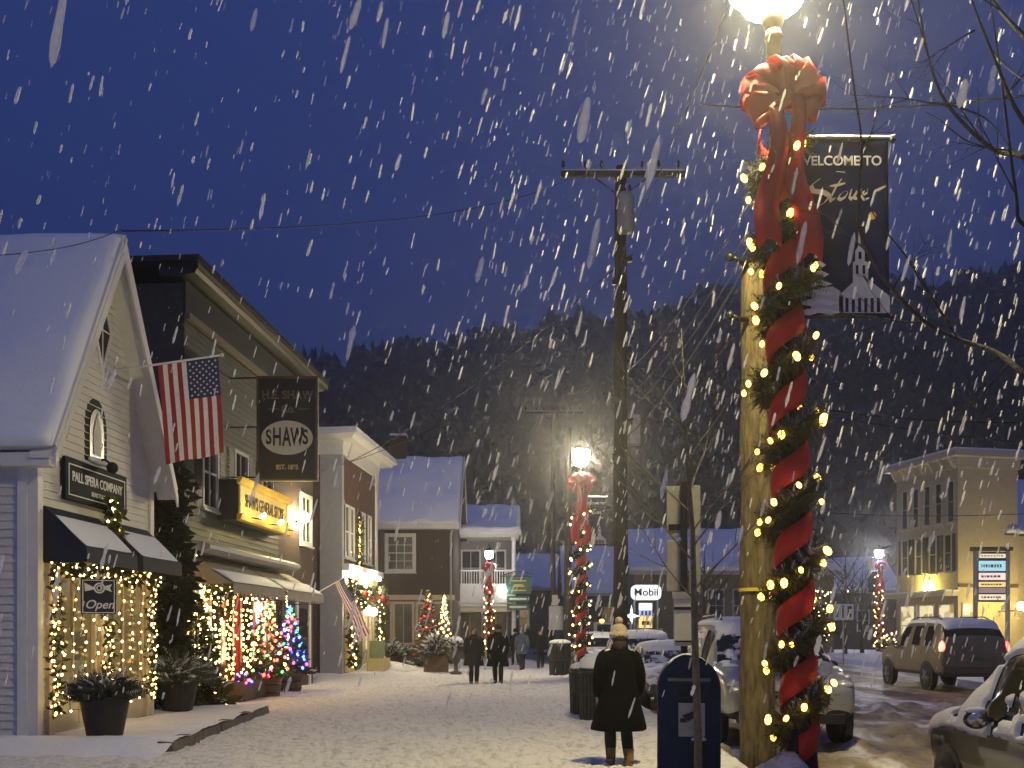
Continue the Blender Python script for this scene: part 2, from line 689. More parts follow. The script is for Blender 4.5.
def walk_h(x, y):
    k = kerb(y)
    n = noise.noise(V((x * .55, y * .45, 1.3))) * .035 + noise.noise(V((x * 2.1, y * 1.5, 4.))) * .022 + noise.noise(V((x * 6, y * 5, 9.))) * .010
    h = .02 + n
    for i in (-1, 0, 1):
        for j in (-1, 0, 1):
            for (px, py, a, dp) in cells.get((round(x * 2) + i, round(y * 2) + j), ()):
                dx, dy = x - px, y - py
                u = dx * math.cos(a) - dy * math.sin(a)
                v = dx * math.sin(a) + dy * math.cos(a)
                q = (u / .075) ** 2 + (v / .16) ** 2
                if q < 2.4:
                    h -= dp * math.exp(-q * q) - dp * .5 * math.exp(-((q - 1.9) / .5) ** 2)
    e = k - x                                   # snow banked along the kerb
    if e < 1.5:
        h += .16 * math.exp(-((e - .45) / .38) ** 2) * (.55 + .9 * noise.noise(V((y * .5, 2., 0)))) 
    if e < .25:
        h -= (.25 - e) * .9
    h += .34 * math.exp(-(((x - 2.72) / .42) ** 2 + ((y - 9.45) / .42) ** 2))
    h += .42 * math.exp(-(((x + 5.3) / 1.3) ** 2 + ((y - 41.5) / .9) ** 2)) + .3 * math.exp(-(((x + 3.9) / 1.) ** 2 + ((y - 43.5) / .8) ** 2))
    h += .22 * math.exp(-(((x + .2) / .6) ** 2 + ((y - 30.5) / 1.2) ** 2)) * 0
    return h


ys = []
y = 1.5
while y < 96:
    ys.append(y)
    y += max(.05, y * .0052)
us = [i / 210 for i in range(211)]
sw = MB()


def swf(u, y):
    x = -13 + (kerb(y) + 13) * (1 - (1 - u) ** 1.35)
    return (x, y, walk_h(x, y))


sw.sheet(swf, us, ys)
PACK = snow_mat('trodden_snow', (.82, .80, .77), .9, 16., dirt=(.58, .555, .50), dscale=7., lo=.36, hi=.52)
tag(sw.build('sidewalk', PACK, smooth=True), kind='structure')

# road: slush with brown wheel tracks
def road_h(x, y):
    t = x - kerb(y)
    h = -.10 + noise.noise(V((x * 1.1, y * .16, 7.))) * .04 + noise.noise(V((x * 3., y * 1.2, 3.))) * .028 + noise.noise(V((x * 9, y * 7, 5.))) * .022 + noise.noise(V((x * 19, y * 15, 2.))) * .010 * (y < 30)
    lump = noise.noise(V((x * 1.9, y * 1.3, 11.)))
    if y < 24 and lump > .12: h += (lump - .12) * .32
    return h


ys2 = []
y = 1.5
while y < 120:
    ys2.append(y); y += max(.05, y * .0075)
rd = MB()
rd.sheet(lambda u, y: (kerb(y) - .4 + (46) * u ** 1.5, y, road_h(kerb(y) - .4 + 46 * u ** 1.5, y)), [i / 190 for i in range(191)], ys2)
m, nt, N, L, b = _nodes('slush_road')
b.inputs['Roughness'].default_value = .5
tc = N.new('ShaderNodeTexCoord')


def _noise(sc, mapping, det=8, dist=.3):
    mp = N.new('ShaderNodeMapping'); mp.inputs['Scale'].default_value = mapping
    L.new(tc.outputs['Object'], mp.inputs['Vector'])
    n = N.new('ShaderNodeTexNoise'); n.inputs['Scale'].default_value = sc
    n.inputs['Detail'].default_value = det; n.inputs['Roughness'].default_value = .62; n.inputs['Distortion'].default_value = dist
    L.new(mp.outputs['Vector'], n.inputs['Vector'])
    return n.outputs['Fac']


a_ = _noise(.75, (1., .13, 1.))
b_ = _noise(2.2, (1., .55, 1.))
ad = N.new('ShaderNodeMath'); ad.operation = 'MULTIPLY_ADD'
L.new(b_, ad.inputs[0]); ad.inputs[1].default_value = .42
sc_ = N.new('ShaderNodeMath'); sc_.operation = 'MULTIPLY'; sc_.inputs[1].default_value = .62
L.new(a_, sc_.inputs[0]); L.new(sc_.outputs[0], ad.inputs[2])
cr = N.new('ShaderNodeValToRGB')
e = cr.color_ramp.elements
e[0].position, e[0].color = .43, (.13, .095, .05, 1)
e[1].position, e[1].color = .63, (.74, .74, .74, 1)
q = e.new(.55); q.color = (.36, .285, .17, 1)
L.new(ad.outputs[0], cr.inputs['Fac'])
L.new(cr.outputs['Color'], b.inputs['Base Color'])
bp = N.new('ShaderNodeBump'); bp.inputs['Strength'].default_value = .7; bp.inputs['Distance'].default_value = .06
L.new(_noise(7., (1, 1, 1)), bp.inputs['Height'])
L.new(bp.outputs['Normal'], b.inputs['Normal'])
SLUSH = m
tag(rd.build('road', SLUSH, smooth=True), kind='structure')

# far pavement, a raised snowy strip on the other side of the street
fk = [(-20, 15.6), (26, 15.6), (40, 16.4), (50, 17.4), (60, 19.), (74, 23.)]
fp = MB()
fp.sheet(lambda u, y: (lerp_table(fk, y) + u, y, (-.12 if u == 0 else .10) + noise.noise(V((u * .7, y * .5, 2))) * .09 + (.30 * max(0, noise.noise(V((y * .35, u * .3, 8)))) if .3 < u < 3 else 0)),
         [0, .25, .6, 1., 1.6, 2.4, 3.4, 5, 8, 14, 40], [i * .8 for i in range(3, 106)])
tag(fp.build('pavement', SNOW, smooth=True), kind='structure')

# ------------------------------------------------------------------ wooded hill
RIDGE = [(-140, 500), (0, 475), (150, 445), (300, 398), (400, 366), (520, 355), (600, 347), (700, 328), (850, 318), (960, 304), (1024, 300), (1180, 312), (1400, 355)]
RD = 330.


def hill_z(x, y):
    f = max(0., min(1., (y - 150) / (RD - 150)))
    px = 512 + x / RD * F
    rz = CAMZ + (HZ - lerp_table(RIDGE, px)) * RD / F
    s = f ** 1.05
    back = max(0., (y - RD) / 160)
    return -.3 + (rz + .3) * s - back * 40 + noise.noise(V((x * .018, y * .018, 3))) * 7 * f


hl = MB()
hl.sheet(lambda x, y: (x, y, hill_z(x, y)), [-330 + i * 10 for i in range(67)], [140 + i * 9 for i in range(40)])
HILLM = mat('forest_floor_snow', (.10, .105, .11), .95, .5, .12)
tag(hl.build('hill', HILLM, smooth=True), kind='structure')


def tree_template(kind):
    v, f = [], []
    n = 7
    if kind < 2:
        lv = 6
        for k in range(lv):
            z0 = .08 + .86 * k / lv
            rr = (.24 if kind == 0 else .30) * (1 - k / lv) ** .8 + .02
            o = len(v)
            for j in range(n):
                a = 2 * PI * j / n + rnd.uniform(-.3, .3)
                q = rr * rnd.uniform(.6, 1.25)
                v.append((q * math.cos(a), q * math.sin(a), z0 + rnd.uniform(-.04, .03)))
            v.append((rnd.uniform(-.02, .02), rnd.uniform(-.02, .02), z0 + .26))
            f += [(o + j, o + (j + 1) % n, o + n) for j in range(n)]
    else:
        for k in range(16):
            c = V((rnd.gauss(0, .15), rnd.gauss(0, .15), rnd.uniform(.35, .88)))
            o = len(v)
            s = rnd.uniform(.08, .17)
            for j in range(6):
                a = 2 * PI * j / 6
                v.append((c.x + s * math.cos(a) * rnd.uniform(.6, 1.2), c.y + s * math.sin(a) * rnd.uniform(.6, 1.2), c.z + rnd.uniform(-.05, .05)))
            v.append((c.x, c.y, c.z + s * 1.1)); v.append((c.x, c.y, c.z - s))
            f += [(o + j, o + (j + 1) % 6, o + 6) for j in range(6)] + [(o + (j + 1) % 6, o + j, o + 7) for j in range(6)]
        o = len(v)
        v += [(.02, 0, 0), (-.02, .02, 0), (-.02, -.02, 0), (0, 0, .6)]
        f += [(o, o + 1, o + 3), (o + 1, o + 2, o + 3), (o + 2, o, o + 3)]
    return np.array(v), f


tmpl = [tree_template(k) for k in (0, 0, 0, 1, 1, 2, 2, 2)]
fm = MB()
cnt = 0
while cnt < 4300:
    y = 150 + 190 * rnd.random() ** .85
    x = rnd.uniform(-300, 300)
    px = 512 + x / y * F
    if px < 180 or px > 1330: 
        if rnd.random() < .85: continue
    tv, tf = tmpl[rnd.randrange(len(tmpl))]
    s = rnd.uniform(6.5, 14.) * (1.12 if abs(y - RD) < 14 else 1)
    sw_ = s * rnd.uniform(.8, 1.25)
    a = rnd.uniform(0, 6.28)
    ca, sa = math.cos(a), math.sin(a)
    z = hill_z(x, y) - .4
    A = np.stack([x + (tv[:, 0] * ca - tv[:, 1] * sa) * sw_, y + (tv[:, 0] * sa + tv[:, 1] * ca) * sw_, z + tv[:, 2] * s], 1)
    fm.add(A.tolist(), tf)
    cnt += 1
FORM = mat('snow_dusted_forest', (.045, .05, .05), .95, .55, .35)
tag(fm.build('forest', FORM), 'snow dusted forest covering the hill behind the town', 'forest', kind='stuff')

# ------------------------------------------------------------------ air
hz = MB().box(-360, 360, -30, 520, -1.6, 140)
hm = bpy.data.materials.new('snowy_air')
hm.use_nodes = True
hm.node_tree.nodes.clear()
ho = hm.node_tree.nodes.new('ShaderNodeOutputMaterial')
hv = hm.node_tree.nodes.new('ShaderNodeVolumePrincipled')
hv.inputs['Color'].default_value = (.86, .88, .95, 1)
hv.inputs['Density'].default_value = .0019
hv.inputs['Anisotropy'].default_value = .84
hm.node_tree.links.new(hv.outputs['Volume'], ho.inputs['Volume'])
HAZE = tag(hz.build('haze', hm), 'thin snowy air over the whole street', 'haze', kind='stuff')

# ------------------------------------------------------------------ falling snow
def flake_mat(name, clear):
    m, nt, N, L, b = _nodes(name)
    N.remove(b)
    out = [n for n in N if n.type == 'OUTPUT_MATERIAL'][0]
    df = N.new('ShaderNodeBsdfDiffuse'); df.inputs['Color'].default_value = (.93, .93, .95, 1)
    tl = N.new('ShaderNodeBsdfTranslucent'); tl.inputs['Color'].default_value = (.93, .93, .95, 1)
    m1 = N.new('ShaderNodeMixShader'); m1.inputs[0].default_value = .5
    L.new(df.outputs[0], m1.inputs[1]); L.new(tl.outputs[0], m1.inputs[2])
    tp = N.new('ShaderNodeBsdfTransparent')
    tc = N.new('ShaderNodeTexCoord')
    ns = N.new('ShaderNodeTexNoise'); ns.inputs['Scale'].default_value = 45; ns.inputs['Detail'].default_value = 3
    L.new(tc.outputs['Object'], ns.inputs['Vector'])
    mr = N.new('ShaderNodeMapRange'); mr.inputs['From Min'].default_value = .3; mr.inputs['From Max'].default_value = .7
    mr.inputs['To Min'].default_value = max(0, 1 - clear - .10); mr.inputs['To Max'].default_value = min(1, 1 - clear + .10)
    L.new(ns.outputs['Fac'], mr.inputs['Value'])
    m2 = N.new('ShaderNodeMixShader')
    L.new(mr.outputs['Result'], m2.inputs[0])
    L.new(tp.outputs[0], m2.inputs[1]); L.new(m1.outputs[0], m2.inputs[2])
    L.new(m2.outputs[0], out.inputs['Surface'])
    return m


fs = MB()
prof = [(.0, 0), (.62, .10), (1., .3), (.85, .55), (.95, .78), (.5, .93), (0, 1)]


def flake(x, y, z, r, ln):
    d = V((.26 + rnd.gauss(0, .05), rnd.gauss(0, .08), 1)).normalized()
    u = d.orthogonal().normalized(); w_ = d.cross(u)
    n = 6
    o = []
    for (q, t) in prof:
        q *= rnd.uniform(.75, 1.2)
        for j in range(n):
            a = 2 * PI * j / n
            o.append(V((x, y, z)) + d * (t * ln) + (u * math.cos(a) + w_ * math.sin(a)) * q * r)
    fs.add(o, [(i * n + j, i * n + (j + 1) % n, (i + 1) * n + (j + 1) % n, (i + 1) * n + j) for i in range(len(prof) - 1) for j in range(n)])


for i in range(5000):
    y = rnd.uniform(1.9, 20.)
    x = rnd.uniform(-.62, .62) * y + rnd.uniform(-1.2, 1.2)
    z = rnd.uniform(-.05, .80) * y + CAMZ - .2
    if rnd.random() > (y / 20) ** 1.6 * .9 + .022: continue
    if z < .1: continue
    r = .0080 * rnd.uniform(.4, 1.6)
    flake(x, y, z, r, r * rnd.uniform(6, 17))
for i in range(3900):
    y = rnd.uniform(4.5, 19)
    x, z = rnd.uniform(-.5, 9) + (rnd.uniform(-5, 0) if rnd.random() < .35 else 0), rnd.uniform(1.2, 13)
    r = .0082 * rnd.uniform(.4, 1.6) * (.6 + .04 * y)
    flake(x, y, z, r, r * rnd.uniform(5, 17))
fs.m = 1
for i in range(64):                     # loose clumps close by
    y = rnd.uniform(1.1, 4.2)
    x, z = rnd.uniform(-.6, .6) * y, CAMZ + rnd.uniform(-.05, .68) * y
    r = rnd.uniform(.0035, .0062)
    flake(x, y, z, r, r * rnd.uniform(8, 15))
tag(fs.build('falling_snow', [flake_mat('snowflake', .46), flake_mat('loose_snowflake', .68)], smooth=True), 'white flakes of snow falling all over the street', 'falling snow', kind='stuff')
# ------------------------------------------------------------------ street lamps with garlands
GLOBE_NEAR = emit('lamp_globe_warm', (1., .83, .38), 560., (.9, .9, .8))
GLOBE_MID = emit('lamp_globe_cream', (1., .84, .52), 680., (.9, .9, .8))
GLOBE_PORCH = emit('lamp_globe_porch', (1., .95, .9), 95., (.9, .9, .9))
GLOBE_FAR = emit('lamp_globe_white', (.97, .92, .95), 520., (.9, .9, .9))
RIBBON = velvet('red_ribbon', (.62, .03, .02), .12)
BOWM = velvet('red_bow_velvet', (.70, .028, .05), .42)


def lamp_post(label, loc, H, globe, lean=0., hs=1., skirt=False):
    """H = height of the globe's centre above the base."""
    t = thing('street_lamp', label, 'street lamp', loc, 0, 'street lamps along the street')
    t.rotation_euler = (0, lean, 0)
    p = MB()
    p.lathe([(.19, -.5), (.19, .05), (.17, .12), (.15, .5), (.12, .62), (.095, .9), (.085, H * .5), (.07, H - .62), (.09, H - .6), (.06, H - .5)], n=14)
    p.build('post', BLACKP, t, True)
    h = MB()
    h.lathe([(.07, H - .52), (.10, H - .44), (.13, H - .36), (.10, H - .34)], n=18)
    h.lathe([(.31 * hs, H + .20), (.30 * hs, H + .25), (.20 * hs, H + .40), (.08, H + .50), (.05, H + .55), (.06, H + .60), (.015, H + .72), (0, H + .78)], n=18)
    if skirt:                      # added deep shade, out of view, keeps lamp light off the roofs
        h.lathe([(.31 * hs, H + .22), (.325 * hs, H + .0), (.33 * hs, H - .115), (.322 * hs, H - .115), (.317 * hs, H), (.30 * hs, H + .20)], n=24)
    h.build('lamp_cap', DARKM, t, True)
    b = MB()
    b.lathe([(r_ * hs, H + z_) for r_, z_ in ((.13, -.33), (.22, -.28), (.29, -.05), (.30, .08), (.25, .21))], n=16)
    b.build('globe', globe, t, True)
    return t


def helix(z0, z1, r, per, ph, n=14, cx=0.):
    k = int((z1 - z0) / per * n)
    return [V((r * math.cos(ph + 2 * PI * i / n) + cx, r * math.sin(ph + 2 * PI * i / n), z0 + per * i / n)) for i in range(k + 1)]


def garland(label, loc, z0, z1, lean, per, ph, nb, rg=.17, fat=.12, dens=26, bs=1., lamp_k=None, loose=.06, fine=False):
    t = thing('lit_garland', label, 'garland', loc, 0, 'lit garlands wound round the lamp posts')
    t.rotation_euler = (0, lean, 0)
    g, sn = MB(), MB()
    path = helix(z0, z1, rg, per, ph, 16)
    for i, p in enumerate(path):
        # the garland sags away from the post here and there
        q = p.copy()
        k = 1 + loose * 6 * max(0, noise.noise(V((p.z * 1.7, ph, 2.))))
        q.x *= k; q.y *= k
        path[i] = q
    for a, b in zip(path, path[1:]):
        for k in range(dens):
            c = a.lerp(b, rnd.random())
            d = V((rnd.gauss(0, 1), rnd.gauss(0, 1), rnd.gauss(0, 1))).normalized()
            o = d * fat * rnd.random() * .45
            if fine: fir_tip(g, c + o, d + V((c.x, c.y, 0)) * 1.2, fat * rnd.uniform(.6, 1.2), fat * .28)
            else: sprig(g, c + o, d + V((c.x, c.y, 0)) * 1.2, fat * rnd.uniform(.5, 1.1), fat * .16)
            if d.z > .5 and rnd.random() < .35:
                (fir_tip if fine else sprig)(sn, c + o + V((0, 0, fat * .25)), d, fat * .6, fat * .2)
    g.build('greenery', NEEDLEY if fine else NEEDLE, t)
    sn.build('snow', SNOW_CAP, t)
    w = MB().tube(path, .008, 4); w.build('wire', WIRE, t)
    # ribbon band wound the other half turn
    r = MB()
    rp = helix(z0, z1, .160, per, ph + PI, 20)
    hw = per * .20
    for sgn in (0, 1):
        pass
    vs = []
    for p in rp:
        n_ = V((p.x, p.y, 0)).normalized()
        wv = .012 * math.sin(p.z * 14)
        vs += [p + V((0, 0, -hw)) + n_ * (.012 + wv), p + n_ * .03, p + V((0, 0, hw)) + n_ * (.010 - wv)]
    r.add(vs, [f for i in range(len(rp) - 1) for f in ((i * 3, i * 3 + 3, i * 3 + 4, i * 3 + 1), (i * 3 + 1, i * 3 + 4, i * 3 + 5, i * 3 + 2))])
    ro = r.build('ribbon', RIBBON, t, True)
    sm = ro.modifiers.new('thick', 'SOLIDIFY'); sm.thickness = .006
    pts = []
    for i in range(nb):
        c = path[int((i + rnd.random() * .8) * (len(path) - 1) / nb)]
        n_ = V((c.x, c.y, 0)).normalized()
        pts.append(c + n_ * fat * rnd.uniform(.55, .95) + V((rnd.gauss(0, .03), rnd.gauss(0, .03), rnd.gauss(0, fat * .45))))
    bulbs(t, pts, lamp_k or [BW], bs)
    return t


def bow(label, loc, lean, zc, s=1., tails=(1.25, 1.35)):
    t = thing('ribbon_bow', label, 'bow', loc, 0, 'red bows under the lamp heads')
    t.rotation_euler = (0, lean, 0)
    m = BOWM
    fy = -.20 * s
    # loops: bands bent into drops, radiating from the knot
    for k, (a, L, w_, tilt) in enumerate(((.15, .36, .17, .15), (PI - .15, .36, .17, -.12), (.75, .34, .16, .3), (PI - .8, .35, .16, -.3), (1.35, .30, .16, .1), (PI - 1.45, .30, .16, .05), (-.35, .32, .15, .4), (PI + .4, .32, .15, -.4), (1.15, .31, .13, -.55))):
        b = MB()
        prof = []
        for i in range(13):
            th = 2 * PI * i / 12
            u = L * .5 * (1 - math.cos(th))
            v = .11 * math.sin(th) * (1 - .3 * math.cos(th))
            prof.append((u, v))
        vs = []
        for (u, v) in prof:
            for q in (-.5, 0, .5):
                ww = w_ * 1.2 * (.40 + .75 * u / L)
                x, z, y = u, v, q * ww
                # stand the band edge-on to the street: width runs partly toward the viewer
                ph_ = 1.05 + .5 * abs(tilt)
                tz = z * math.cos(ph_) - y * math.sin(ph_)
                yy = z * math.sin(ph_) + y * math.cos(ph_)
                z = tz
                vs.append(V((math.cos(a) * x - math.sin(a) * z, fy / s - .03 * (k % 3) + yy, math.sin(a) * x + math.cos(a) * z)) * s + V((0, 0, zc)) + noise.noise_vector(V((x * 9 + k * 5, y * 9, z * 9))) * .028 * s)
        b.add(vs, [f for i in range(12) for f in ((i * 3, i * 3 + 3, i * 3 + 4, i * 3 + 1), (i * 3 + 1, i * 3 + 4, i * 3 + 5, i * 3 + 2))])
        o = b.build('loop', m, t, True)
        sm = o.modifiers.new('thick', 'SOLIDIFY'); sm.thickness = .008 * s
    b = MB().blob((0, fy - .05 * s, zc), (.09 * s, .08 * s, .08 * s), 10, 6)
    b.build('knot', m, t, True)
    for sgn, L in zip((-1, 1), tails):
        b = MB()
        vs = []
        n = 14
        for i in range(n + 1):
            q = i / n
            wd = (.05 + .065 * q) * s * (1 if q < .93 else .8)
            cx = (sgn * (.06 + .10 * q) + .03 * math.sin(q * 7 + sgn)) * s
            cy = fy - (.03 + .05 * math.sin(q * 9 + sgn)) * s
            cz = zc - L * s * q
            for k in (-1, -.35, .35, 1):
                vs.append(V((cx + k * wd, cy + .035 * s * math.cos(k * 3 + q * 4), cz + (0 if q < 1 else -.10 * abs(k) * s))))
        b.add(vs, [(i * 4 + j, i * 4 + j + 1, i * 4 + 5 + j, i * 4 + 4 + j) for i in range(n) for j in range(3)])
        o = b.build('tail', m, t, True)
        sm = o.modifiers.new('thick', 'SOLIDIFY'); sm.thickness = .008 * s
    return t


def banner(label, loc, z0, z1, x0, x1, art=True):
    t = thing('street_banner', label, 'banner', loc, 0, 'banners on the lamp posts')
    s = x1 - x0
    b = MB()
    for z in (z0, z1):
        b.tube([(.05, 0, z), (x1 + .02, 0, z)], .018, 8)
        b.blob((x1 + .03, 0, z), .032, 8, 6)
    b.build('bracket', DARKM, t, True)
    sn = MB().tube([(x0 - .05, 0, z1 + .02), (x0 + s * .3, 0, z1 + .026), (x1, 0, z1 + .022), (x1 + .05, 0, z1 + .03)], [.018, .024, .02, .028], 8)
    sn.build('snow', SNOW_CAP, t, True)
    c = MB()
    fn = lambda u, v: (x0 + s * u, .010 + .018 * math.sin(u * 5 + v * 3), z0 + (z1 - z0) * v)
    c.sheet(fn, [i / 14 for i in range(15)], [i / 20 for i in range(21)])
    o = c.build('cloth', NAVYB, t, True)
    sm = o.modifiers.new('thick', 'SOLIDIFY'); sm.thickness = .008; sm.offset = 0
    if not art:
        return t
    Hh = z1 - z0
    Y = -.016
    X = lambda u: x0 + s * u
    Z = lambda v: z0 + Hh * v
    text('WELCOME TO', .118 * s / .886 * 1.12, PALE, t, (X(.44), Y - .004, Z(.875)), UPR, .003, sx=.96, bold=.002)
    # the flowing script word
    sc = MB()
    def stroke(pts, w):
        P3 = [V((X(a), Y - .012, Z(1 - b))) for a, b in pts]
        q = []
        for i in range(len(P3) - 1):
            for k in range(5): q.append(P3[i].lerp(P3[i + 1], k / 5))
        q.append(P3[-1])
        ws = []
        for i in range(len(q)):
            f = i / (len(q) - 1)
            ws.append(w * (.45 + .8 * math.sin(PI * min(1, f * .9 + .08))))
        vs = []
        for i, p in enumerate(q):
            d = (q[min(i + 1, len(q) - 1)] - q[max(i - 1, 0)]).normalized()
            nn = V((-d.z, 0, d.x)) * .35 + V((.5, 0, .8)) * .65
            vs += [p + nn * ws[i] * .5, p - nn * ws[i] * .5]
        sc.add(vs, [(i * 2, i * 2 + 2, i * 2 + 3, i * 2 + 1) for i in range(len(q) - 1)])
    W_ = .05 * s
    stroke([(.50, .19), (.40, .185), (.22, .225), (.12, .265), (.14, .295), (.27, .305), (.33, .325), (.27, .36), (.10, .42), (.03, .45)], W_)     # S
    stroke([(.46, .225), (.40, .27), (.335, .335), (.34, .352), (.39, .335)], W_ * .85)                # t
    stroke([(.33, .268), (.42, .262), (.50, .252)], W_ * .6)                                          # crossbar
    stroke([(.50, .295), (.45, .312), (.42, .335), (.45, .345), (.50, .33), (.53, .305), (.51, .293)], W_ * .7)   # o
    stroke([(.57, .285), (.545, .33), (.57, .342), (.625, .30), (.60, .335), (.63, .34), (.68, .285)], W_ * .75)  # w
    stroke([(.69, .322), (.745, .305), (.75, .285), (.705, .295), (.685, .325), (.71, .345), (.765, .335)], W_ * .75)  # e
    stroke([(.82, .298), (.88, .285), (.95, .268)], W_ * .7)  # closing flourish
    sc.build('lettering', IVORY, t)
    # dot with a rope
    d = MB()
    d.m = 0
    a_ = [V((X(.80) + .045 * s * math.cos(k * PI / 8), Y - .012, Z(.565) + .045 * s * math.sin(k * PI / 8))) for k in range(16)]
    d.poly(a_)
    d.build('emblem', GOLD, t)
    ch = MB()
    yy = Y - .012
    def fl(*pts): ch.poly([V((X(a), yy, Z(1 - b))) for a, b in pts])
    fl((.43, .985), (.43, .885), (.68, .765), (.995, .89), (.995, .985))            # nave front and side
    fl((.585, .81), (.585, .70), (.61, .69), (.61, .635), (.64, .61), (.655, .46), (.672, .61), (.715, .635), (.715, .69), (.755, .70), (.755, .82), (.68, .77))
    fl((.12, .985), (.12, .90), (.20, .845), (.36, .835), (.44, .86), (.48, .90), (.48, .985))
    ch.build('church_print', ARTG, t)
    dk = MB()
    yy = Y - .015
    def fd(x0_, y0_, x1_, y1_): dk.poly([V((X(a), yy, Z(1 - b))) for a, b in ((x0_, y1_), (x1_, y1_), (x1_, y0_), (x0_, y0_))])
    for k in range(6): fd(.50 + .07 * k, .90, .535 + .07 * k, .98)
    fd(.615, .715, .645, .765); fd(.69, .715, .72, .765); fd(.645, .64, .68, .68)
    dk.build('window_print', NAVYB, t)
    tr = MB()
    def ft(*pts): tr.poly([V((X(a), Y - .018, Z(1 - b))) for a, b in pts])
    for k in range(7):
        q = k / 6
        wv = .05 + .21 * q
        yb = .66 + .32 * q
        ft((.20 - wv, yb + .008), (.20 - wv * .5, yb - .018), (.20 + wv * .2, yb - .022), (.20 + wv, yb), (.20 + wv * .55, yb + .016), (.20, yb + .004), (.20 - wv * .4, yb + .02))
    tr.build('fir_print', PALE, t)
    return t


LX, LY, LZ = P(803, 760, 9.52).x, 9.52, .30
LEAN = -R(2.2)
lamp_post('tall street lamp with red bow and glowing globe beside the wooden pole', (LX, LY, -.05), 7.90, GLOBE_NEAR, LEAN, 1.25, True)
garland('thick lit evergreen garland with broad red ribbon wound down the lamp by the wooden pole', (LX, LY, -.05), .55, 6.35, LEAN, .655, 1.2, 76, .172, .155, 34, 1.55, [BA], .14, True)
bow('large red velvet bow with long tails high on the lamp by the wooden pole', (LX, LY, -.05), LEAN, 6.60, 1.12, (1.15, 1.25))
bz0, bz1 = P(0, 316, LY).z, P(0, 139, LY).z
bx = P(846, 230, LY).x
banner('navy banner reading Welcome to Stowe with a white church', (P(792, 230, LY).x, LY + .02, 0), bz0, bz1, P(800, 0, LY).x - P(792, 0, LY).x, P(890, 0, LY).x - P(792, 0, LY).x)

for (px, d, gl, ll, gg, bb, nn) in ((581, 33.8, GLOBE_MID, 'street lamp with cream globe just past the dark utility pole', 'lit garland with red ribbon on the lamp past the dark utility pole', 'red bow on the lamp past the dark utility pole', 'small dark banner on the lamp past the dark utility pole'),
                                    (489, 76., GLOBE_PORCH, 'white globe street lamp in front of the porch house', 'lit garland on the lamp in front of the porch house', 'red bow on the lamp in front of the porch house', None),
                                    (879, 77., GLOBE_FAR, 'white globe street lamp across the street beside the tan three storey building', 'lit garland on the lamp across the street by the tan building', 'red bow on the lamp across the street by the tan building', 'small banner on the lamp across the street by the tan building')):
    k_ = 1.
    if px == 489: d, k_ = 54.5, .775
    x = (px - 512) * d / F
    z0 = .1 if px == 879 else 0
    made = [lamp_post(ll, (x, d, z0), 7.55, gl)]
    made.append(garland(gg, (x, d, z0), .7, 5.9, 0, .62, rnd.uniform(0, 6), 64 if d < 50 else 46, .20, .17, 12 if d < 50 else 6, 1.45 if d < 50 else 2.1, [BW, BC], .1))
    made.append(bow(bb, (x, d, z0), 0, 6.55, 1.25, (1.5, 1.5)))
    for o in made: o.scale = (k_, k_, k_)
    if nn:
        sx = 1 if px == 581 else -1
        if sx > 0: banner(nn, (x, d + .02, z0), 4.55, 6.15, .17, .85, d < 50)
        else: banner(nn, (x - .9, d + .02, z0), 4.55, 6.15, .1, .8, False)

# ------------------------------------------------------------------ poles and wires
def pole(label, px, d, ztop, r0, r1, m, base=-.2, arm=None, arm_z=None, transformer=False, band=None, cat='utility pole'):
    x = (px - 512) * d / F
    t = thing('utility_pole', label, cat, (x, d, base), 0, 'wooden utility poles')
    h = ztop - base
    b = MB()
    k = 14
    pts = [(.012 * math.sin(i * 1.9), .01 * math.cos(i * 1.3), h * i / k) for i in range(k + 1)]
    b.tube(pts, [r0 + (r1 - r0) * i / k for i in range(k + 1)], 20)
    b.build('shaft', m, t, True)
    if arm:
        z = arm_z - base
        c = MB().box(-arm * .49, arm * .51, -r1 - .12, -r1 - .005, z - .06, z + .06)
        bevel(c.build('crossarm', WOODD, t), .01)
        s = MB().box(-arm * .48, arm * .50, -r1 - .115, -r1 - .01, z + .063, z + .085)
        s.build('snow', SNOW_CAP, t)
        br = MB()
        for sg in (-1, 1):
            br.tube([(sg * arm * .22, -r1 - .06, z - .06), (0, -r1 - .03, z - .50)], .016, 6)
        br.build('brace', DARKM, t)
        for q in (-.47, -.29, -.16, .17, .30, .46):
            i_ = MB().lathe([(.012, 0), (.012, .06), (.035, .08), (.045, .12), (.03, .15), (.04, .18), (.02, .22), (0, .23)], (arm * q, -r1 - .06, z + .085), 8)
            i_.build('insulator', DARKM, t, True)
    if transformer:
        tb = MB().lathe([(0, 0), (.17, 0), (.19, .04), (.19, .72), (.2, .75), (.15, .84), (0, .87)], (.08, -r1 - .21, transformer - base), 14)
        tb.build('transformer', GALV, t, True)
        bs = MB()
        for a in (-.08, .08): bs.lathe([(.03, 0), (.045, .04), (.03, .08), (.04, .11), (.015, .2)], (.08 + a, -r1 - .21, transformer - base + .84), 8)
        bs.build('bushing', DARKM, t, True)
    if band:
        bd = MB().lathe([(r0 + .004, -.02), (r0 + .008, -.02), (r0 + .009, .02), (r0 + .004, .02)], (0, 0, band - base), 24, sx=.985, sy=.985)
        bd.build('band', YELLOW, t)
    return t


